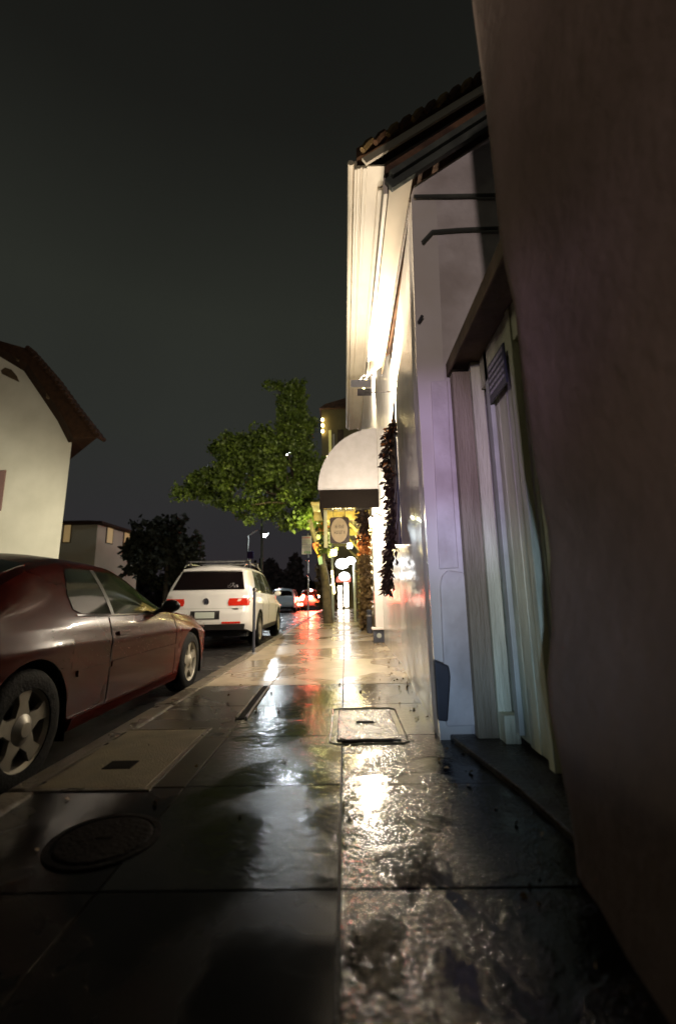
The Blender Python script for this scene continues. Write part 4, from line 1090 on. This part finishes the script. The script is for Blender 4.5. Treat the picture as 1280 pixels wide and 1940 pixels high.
# round emblem with the two letters
em = MB(); ez, ex = .935, 0.0; yb_ = sb.rear(0, ez) - 0.016
em.lathe([(.052, .0), (.060, -.006), (.068, .0), (.068, .008), (.052, .008)], 28, 'y', (ex, yb_, ez), close=True)
def st_(a, b): em.bar((ex + a[0], yb_ - .003, ez + a[1]), (ex + b[0], yb_ - .003, ez + b[1]), .010, .011)
st_((-.024, .048), (0, .006)); st_((0, .006), (.024, .048))
st_((-.047, .022), (-.023, -.042)); st_((-.023, -.042), (0, -.004)); st_((0, -.004), (.023, -.042)); st_((.023, -.042), (.047, .022))
em.build('emblem', 'chrome', t, local=True)
MB().lathe([(0.001, 0), (.054, 0), (.054, .004), (.001, .004)], 24, 'y', (ex, yb_ + .004, ez)).build('emblem_disc', 'slate', t, local=True)
# small badge strokes and window sticker
bg = MB()
for k, (a, b) in enumerate(((0, 0), (.03, .02), (.05, -.01), (.075, .02), (.095, 0))):
    x_ = .56 + a; z_ = .79; bg.box((x_, sb.rear(x_, z_) - .016, z_ - .012), (x_ + .016, sb.rear(x_, z_) - .004, z_ + .012 + b * .3))
bg.build('badge', 'steel', t, local=True)
sk = MB(); rs = random.Random(2)
for k in range(26):
    x_ = rs.uniform(.42, .62); z_ = 1.20 + rs.uniform(0, .085 if x_ < .53 else .05)
    a = Vector((x_, sb.rear(x_, z_) - .018, z_)); sk.bar(a, a + Vector((rs.uniform(-.02, .03), .004, rs.uniform(.008, .025))), .003, .006)
sk.build('window_sticker', 'ink', t, local=True)
sb.panel(t, 'side_window', 'glass', .55, 1.20, lambda y: interp(sb.belt, y) + .03, lambda y: min(interp(sb.zre, y) - .05, interp(sb.belt, y) + .04 + 1.4 * max(0, y - .55)), n=12, m=4)
sb.panel(t, 'side_window', 'glass', 1.25, 2.05, lambda y: interp(sb.belt, y) + .03, lambda y: interp(sb.zre, y) - .05, n=12, m=4)
sb.panel(t, 'side_window', 'glass', 2.12, 3.15, lambda y: interp(sb.belt, y) + .03, lambda y: max(interp(sb.belt, y) + .032, interp(sb.zre, y) - .05), n=12, m=4)
sb.toppanel(t, 'windscreen', 'glass', 2.6, 3.4, lambda y: 0.62 + 0.1 * (y - 2.6))
for ya_ in (1.22, 2.08, 3.25):
    sb.panel(t, 'door_seam', 'trim', ya_, ya_ + .008, lambda y: .42, lambda y: interp(sb.belt, y), n=1, m=10, off=0.003)
for sg in (1, -1):
    pts = [Vector((sg * .665, y_, z_)) for y_, z_ in ((.42, 1.64), (.55, 1.70), (1.2, 1.735), (2.0, 1.72), (2.35, 1.66))]
    MB().tube(pts, 0.016, 8).build('roof_rail', 'steel', t, smooth=True, local=True)
    m = MB(); m.ball((sg * 1.03, 3.02, 1.10), .11, 12, 8, (.85, .55, .62)); m.bar((sg * .99, 3.04, 1.07), (sg * .88, 3.06, 1.05), .05, .04)
    m.build('wing_mirror', 'white_car', t, smooth=True, local=True)
for y_ in (.72, 1.65):
    MB().box((-.70, y_, 1.765), (.70, y_ + .09, 1.80)).build('crossbar', 'steel', t, local=True, bevel=.01)
    for sg in (1, -1): MB().box((sg * .68 - .045, y_ - .02, 1.70), (sg * .68 + .045, y_ + .11, 1.79)).build('rack_foot', 'trim', t, local=True, bevel=.012)
for yw in (.92, 3.78):
    for sg in (1, -1): wheel(t, sg * 0.835, yw, 0.355, 0.235, sg, 5, 'alloy', fat=.9)
t.scale = (1.0, 1.0, 1.06)

# --- far cars
def simple_car(name, loc, mat, label, rz=0, brake=None, heads=None):
    t = thing(name, loc, label, 'car', rz=rz)
    suv.body(t, mat)
    suv.rearpanel(t, 'rear_window', 'glass_black', 1.17, 1.535, lambda z: -.72, lambda z: .72, n=3, m=6)
    suv.panel(t, 'side_window', 'glass', .6, 3.1, lambda y: interp(sb.belt, y) + .03, lambda y: interp(sb.zre, y) - .05, n=10, m=2)
    suv.toppanel(t, 'windscreen', 'glass', 2.6, 3.4, lambda y: .64, n=3, m=4)
    for yw in (.92, 3.78):
        for sg in (1, -1): wheel(t, sg * .835, yw, .355, .235, sg, 5, 'alloy', seg=14)
    return t


BY = 36.8
t = simple_car('braking_car', (U(589, 1140, BY).x, BY, RD), 'grey_car', 'distant car with glowing red and white brake lights driving away down the road')
for (x_, z_, r_, mt) in ((-.72, .95, .17, 'brake'), (.72, .95, .19, 'brake_w'), (-.62, 1.12, .13, 'brake'), (.60, 1.15, .12, 'brake'), (0.0, 1.58, .09, 'brake_w'), (-.05, 1.0, .14, 'brake_w'), (.5, .62, .06, 'amber'), (.74, .48, .08, 'brake'), (-.74, .48, .10, 'brake')):
    MB().lathe([(.001, -.05), (r_ * .8, -.03), (r_, 0), (r_, .03), (.001, .03)], 14, 'y', (x_, suv.rear(x_, z_) - .03, z_)).build('brake_light', mt, t, smooth=True, local=True)
t = simple_car('pale_car', (U(534, 1140, 33).x, 33, RD), 'silver_car', 'small distant pale blue-grey car just right of the white SUV')

# ------------------------------------------------------------------ kerb post
p = G(480, 1238, 0); p2 = U(485, 1115, p.y)
t = thing('kerb_post', p, 'slim dark metal post with chrome ball top standing at the kerb by the SUV', 'post')
MB().tube([p, p + Vector((0, 0, p2.z - 0.05))], 0.024, 12).build('shaft', 'slate', t, smooth=True)
MB().ball(p + Vector((0, 0, p2.z - 0.02)), 0.038, 14, 10).build('ball_top', 'chrome', t, smooth=True)
MB().lathe([(.001, 0), (.06, 0), (.055, .012), (.03, .016), (.001, .016)], 16, c=p).build('foot', 'steel', t, smooth=True)

# ------------------------------------------------------------------ parking sign
YQ = 17.5
t = thing('parking_sign', (U(585, 1180, YQ).x, YQ, 0), 'white parking sign with red and green lettering on a thin pole under the tree', 'sign')
xq = U(584, 1180, YQ).x
MB().tube([(xq, YQ, 0), (xq, YQ, U(584, 1010, YQ).z)], 0.03, 8).build('pole', 'steel', t, smooth=True)
a_, b_ = U(572, 1016, YQ), U(590, 1031, YQ)
pn = MB().box((a_.x, YQ - .06, b_.z), (b_.x, YQ - .045, a_.z)).build('upper_plate', 'sign_white', t, bevel=.004)
c_, d_ = U(572, 1032, YQ), U(590, 1050, YQ)
pn2 = MB().box((c_.x, YQ - .06, d_.z), (d_.x, YQ - .045, c_.z)).build('lower_plate', 'sign_white', t, bevel=.004)
def strokes(par, x0, x1, z0, z1, mat, n, y_, rows=1):
    m = MB(); r = random.Random(n)
    for q in range(rows):
        zc0 = z0 + (z1 - z0) * q / rows; zc1 = z0 + (z1 - z0) * (q + .7) / rows
        for k in range(n):
            xa = x0 + (x1 - x0) * k / n; m.box((xa, y_ - .003, zc0), (xa + (x1 - x0) / n * .55, y_, zc1))
    m.build('lettering', mat, par)
yq = YQ - .0605
strokes(pn, a_.x + .02, b_.x - .02, a_.z - .09, a_.z - .02, 'sign_red', 5, yq)
strokes(pn, a_.x + .02, b_.x - .02, b_.z + .03, a_.z - .14, 'post_g', 6, yq, 2)
strokes(pn2, c_.x + .02, d_.x - .02, c_.z - .14, c_.z - .03, 'post_g', 6, yq, 2)
strokes(pn2, c_.x + .10, d_.x - .01, d_.z + .03, d_.z + .15, 'sign_green', 3, yq)
for zz_ in (1060, 1089):
    q = U(584, zz_, YQ); MB().box((xq - .04, YQ - .05, q.z - .06), (xq + .04, YQ - .03, q.z + .06)).build('bracket', 'chrome', t)

# ------------------------------------------------------------------ street lamps
def street_lamp(base, head, label, r=0.09, headmat='bulb_cool', br=0.22, arm=True, sign=False):
    t = thing('street_lamp', base, label, 'street lamp', 'street lamps')
    MB().tube([base, Vector((base.x, base.y, head.z + .0))], [r, r * .6], 10).build('pole', 'fascia', t, smooth=True)
    m = Vector((base.x * .4 + head.x * .6, base.y * .4 + head.y * .6, head.z + .45))
    MB().tube([Vector((base.x, base.y, head.z - .05)), m, head + Vector((0, 0, .18))], r * .45, 8).build('arm', 'fascia', t, smooth=True)
    MB().ball(head + Vector((0, 0, .13)), br * 1.25, 14, 8, (1.3, 1, .4)).build('housing', 'fascia', t, smooth=True)
    MB().ball(head, br, 14, 8, (1, 1, .8)).build('lamp_bulb', headmat, t, smooth=True)
    return t


h = U(500, 1013, 40); b = U(469, 1060, 40)
street_lamp(Vector((b.x, 40, RD)), h, 'glowing white street lamp on a curved arm in the gap above the white SUV', br=0.27)
h = U(546, 861, 26)
street_lamp(Vector((h.x - 1.5, 26, RD)), h, 'tall street lamp glinting through the tree crown', br=0.07, headmat='bulb_small')
street_lamp(Vector((STREET.x - 1.3, STREET.y, RD)), STREET + Vector((0, 0, .22)), 'street lamp across the road beside the big white house', br=0.12, headmat='bulb')
MT['bulb_rear'] = MT['bulb']
t = thing('blue_sign', U(475, 1060, 39.8), 'small dark blue street sign just above the SUV roof rack', 'sign')
q = U(474, 1052, 39.8); MB().box((q.x - .25, 39.75, q.z - .3), (q.x + .3, 39.8, q.z + .35)).build('plate', 'sign_blue', t, bevel=.02)
MB().tube([(q.x, 39.85, RD), (q.x, 39.85, q.z + .4)], .04, 8).build('pole', 'steel', t)

# ------------------------------------------------------------------ houses across the road
YH = 16.0
t = thing('white_house', U(60, 1050, YH), 'big pale two-storey house with brown tiled gable roof, cut by the left edge', 'house')
corner_t, corner_b = U(139, 816, YH), U(112, 1050, YH)
bot = U(104, 1120, YH); bot.z = -.2
xl = -24.0
w = [Vector((xl, YH, -.2)), bot, corner_b, corner_t, U(118, 776, YH), U(95, 745, YH), U(54, 689, YH), U(0, 657, YH), U(-60, 648, YH), Vector((xl, YH, U(-60, 648, YH).z))]
MB().prism(w, (-9, 9, 0)).build('wall', 'house_white', t)
rake = [(-80, 640), (0, 645), (52, 660), (100, 715), (140, 770), (186, 829)]
und = [(140, 829), (118, 786), (94, 750), (53, 690), (0, 658), (-80, 649)]
MB().prism([U(x, y_, YH - .5) for x, y_ in rake + und], (-9.5, 9.5, 0)).build('roof', 'tile_dark', t, bevel=.02)
for k in range(22):   # tile ends along the rake
    f = k / 21; x_ = 52 + (184 - 52) * f; y_ = np.interp(x_, [52, 100, 140, 186], [660, 715, 770, 829]) - 2
    c0 = U(x_, y_, YH - .6); MB().tube([c0, c0 + Vector((0, .5, 0))], .085, 6).build('rake_tile', 'tile_dark', t)
for (x_, y_) in ((42, 676), (99, 747)):
    c0 = U(x_, y_, YH - .42); MB().box((c0.x - .2, YH - .45, c0.z - .16), (c0.x + .2, YH + .1, c0.z + .1)).build('purlin', 'wood_dark', t, bevel=.02)
vt = MB(); vp = [U(x_, y_, YH - .02) for x_, y_ in ((2, 702), (10, 696), (22, 700), (32, 712), (37, 724), (20, 716), (4, 708))]
vt.prism(vp, (0, .02, 0)); vt.build('vent', 'wood_dark', t)
a_, b_ = U(-30, 892, YH), U(3, 968, YH)
wn = MB().box((a_.x, YH - .05, b_.z), (b_.x, YH + .02, a_.z)).build('window', 'pink', t, bevel=.01)

YJ = 31.0
t = thing('grey_house', U(190, 1060, YJ), 'smaller grey-green house with narrow lit windows, right of the big white one', 'house')
cA, cB = U(186, 990, YJ), U(118, 985, YJ)
hz = cA.z; xr_ = cA.x
d_len = 6.5
MB().prism([Vector((xr_ - 12, YJ, -.2)), Vector((xr_, YJ, -.2)), Vector((xr_, YJ, hz)), Vector((xr_ - 12, YJ, hz))], (0, d_len, 0)).build('wall', 'house_grey', t)
rp = MB(); o1 = .6
R_ = [Vector((xr_ - 12.5, YJ - o1, hz)), Vector((xr_ + o1, YJ - o1, hz)), Vector((xr_ + o1, YJ + d_len + o1, hz)), Vector((xr_ - 12.5, YJ + d_len + o1, hz))]
T_ = [Vector((xr_ - 11.0, YJ + 3.2, hz + .75)), Vector((xr_ - 2.6, YJ + 3.2, hz + .75))]
rp.add(R_ + T_ + [p - Vector((0, 0, .15)) for p in R_], [(0, 1, 5, 4), (1, 2, 5), (2, 3, 4, 5), (3, 0, 4), (6, 7, 1, 0), (7, 8, 2, 1), (8, 9, 3, 2), (9, 6, 0, 3), (9, 8, 7, 6)])
rp.build('roof', 'tile_dark', t)
a_, b_ = U(124, 993, YJ), U(133, 1027, YJ)
wn = MB().box((a_.x - .06, YJ - .06, b_.z - .06), (b_.x + .06, YJ + .02, a_.z + .06)).build('window', 'wood_dark', t)
MB().box((a_.x, YJ - .07, b_.z), (b_.x, YJ - .062, a_.z)).build('pane', 'win_warm', wn)
for (px, pt, pb) in ((208, 998, 1030), (240, 1008, 1040)):
    a_, b_ = UX(px - 4, pt, xr_ + .02), UX(px + 4, pb, xr_ + .02)
    wn = MB().box((xr_ - .02, a_.y - .1, b_.z - .06), (xr_ + .05, b_.y + .1, a_.z + .06)).build('window', 'wood_dark', t)
    MB().box((xr_ + .052, a_.y, b_.z), (xr_ + .062, b_.y, a_.z)).build('pane', 'win_warm', wn)

# ------------------------------------------------------------------ trees
def tree(label, Y, crown, trunk, n, size, mat, seed, light=None, group=None, name='street_tree', aspect=.45, limbs=14):
    r = random.Random(seed)
    base = trunk[0]
    t = thing(name, base, label, 'tree', group)
    b = MB(); cl = []
    for (px, py, rx, ry, wgt) in crown:
        c0 = U(px, py, Y); s_ = Y / FP
        cl.append((c0, rx * s_, ry * s_, wgt))
    tot = sum(c_[3] for c_ in cl)
    for c0, rx, ry, wgt in cl:
        k = int(n * wgt / tot)
        # sub-clumps give uneven outline and gaps
        subs = [(Vector((r.gauss(0, 1), r.gauss(0, 1), r.gauss(0, 1))).normalized() * r.uniform(.35, .98), r.uniform(.16, .34)) for _ in range(16)]
        for _ in range(k):
            d, q = r.choice(subs)
            off = Vector((r.gauss(0, 1), r.gauss(0, 1), r.gauss(0, 1))) * q * .55 + d
            p = c0 + Vector((off.x * rx, off.y * max(rx, ry) * .8, off.z * ry))
            if name == 'street_tree':
                A_, B_ = U(546, 861, 26), Vector((-.12, 2.1, 0)); f_ = (p.y - B_.y) / (A_.y - B_.y)
                if (p - U(546, 861, p.y)).length < .16 or (p - (B_ + (A_ - B_) * f_)).length < .2: continue
            b.leaf(p, size * r.uniform(.6, 1.4), r, aspect)
    b.build('crown', mat, t, fix=False)
    m = MB(); rr_ = trunk[1]
    pts = trunk[2]
    m.tube(pts, [rr_ * (1 - .55 * i / (len(pts) - 1)) for i in range(len(pts))], 10)
    top = pts[-1]
    for c0, rx, ry, wgt in cl:
        for _ in range(max(1, limbs // len(cl))):
            e_ = c0 + Vector((r.uniform(-.6, .6) * rx, r.uniform(-.5, .5) * rx, r.uniform(-.5, .4) * ry))
            md = (top + e_) / 2 + Vector((r.gauss(0, .15), r.gauss(0, .15), r.uniform(0, .3)))
            m.tube([top + (pts[-2] - top) * r.random() * .4, md, e_], [rr_ * .4, rr_ * .22, rr_ * .06], 6)
    m.build('trunk', 'bark', t, smooth=True)
    return t


YTR = 16.0
tb0 = U(622, 1160, YTR); tb0.z = 0
tree('leafy green street tree leaning over the pavement, lit yellow-green on its right', YTR,
     [(548, 850, 62, 55, 1.5), (500, 870, 85, 75, 2.2), (440, 880, 70, 60, 1.6), (400, 925, 62, 42, 1.1), (530, 920, 78, 60, 1.9), (575, 920, 40, 68, 1.2), (545, 775, 34, 38, .7), (560, 740, 24, 30, .3), (572, 805, 30, 40, .5), (520, 730, 24, 14, .08), (562, 975, 48, 36, .8), (470, 965, 50, 30, .45), (578, 860, 34, 50, .7)],
     (Vector((tb0.x, YTR, 0)), 0.17, [Vector((tb0.x, YTR, -.05)), U(615, 1090, YTR), U(602, 1035, YTR), U(585, 985, YTR), U(560, 945, YTR)]),
     34000, 0.13, 'leaf', 12)
tree('dark round bushy tree between the grey house and the white SUV', 30,
     [(300, 1020, 48, 50, 1), (340, 1035, 42, 45, 1), (270, 1050, 30, 40, .6), (365, 1060, 28, 30, .5), (310, 1080, 70, 40, 1)],
     (Vector((U(315, 1100, 30).x, 30, RD)), .2, [Vector((U(315, 1100, 30).x, 30, RD)), U(315, 1100, 30), U(318, 1040, 30)]), 5000, .36, 'leaf_dark', 5, name='dark_tree', limbs=8)
for (px, py, rx, ry, sd, lb) in ((558, 1085, 16, 32, 1, 'pointed dark conifer in the red haze left of the brake lights'), (512, 1090, 24, 26, 2, 'low dark bushy tree far down the road right of the SUV'), (400, 1100, 50, 24, 3, 'far dark tree behind the roof of the white SUV'), (455, 1095, 30, 24, 4, 'far dark tree behind the SUV roof rack')):
    c0 = U(px, 1150, 62)
    tree(lb, 62, [(px, py + ry * .5, rx, ry * .7, 1.2), (px, py - ry * .1, rx * .7, ry * .7, .8), (px, py - ry * .6, rx * .3, ry * .5, .3)], (Vector((c0.x, 62, RD)), .25, [Vector((c0.x, 62, RD)), U(px, 1130, 62), U(px, py, 62)]), 1500, .75, 'leaf_red', sd + 30, name='distant_tree', limbs=4)
far = MB(); rf_ = random.Random(77)
for _ in range(5200):
    x_ = rf_.uniform(-60, 3); zmax = 4.2 + 1.6 * math.sin(x_ * .31) + 1.0 * math.sin(x_ * .83 + 1)
    far.leaf((x_, 78 + rf_.uniform(-3, 3), rf_.random() ** .8 * zmax), 1.1, rf_, .5)
tag(far.build('distant_woods', 'leaf_red', fix=False), kind='stuff', label='dark band of distant trees closing the street', cat='trees')
# small roadside sign far away
t = thing('pink_sign', U(531, 1120, 44), 'tiny faded red sign on a post beyond the pale car', 'sign')
q = U(530, 1122, 44); MB().lathe([(.001, 0), (.32, 0), (.32, .03), (.001, .03)], 8, 'y', (q.x, 44, q.z + .1)).build('plate', 'sign_red', t)
MB().tube([(q.x, 44.05, RD), (q.x, 44.05, q.z)], .04, 6).build('pole', 'steel', t)

# ------------------------------------------------------------------ loose white cable at the wall foot
pts = [G(x, y_, .012 + .02 * (i in (0, 5))) for i, (x, y_) in enumerate(((842, 1362), (850, 1373), (866, 1380), (886, 1382), (904, 1378), (915, 1371)))]
tag(MB().tube(pts, .006, 6).build('white_cable', 'cable', smooth=True), 'thin white cable curling on the ground at the foot of the white pilaster', 'cable')
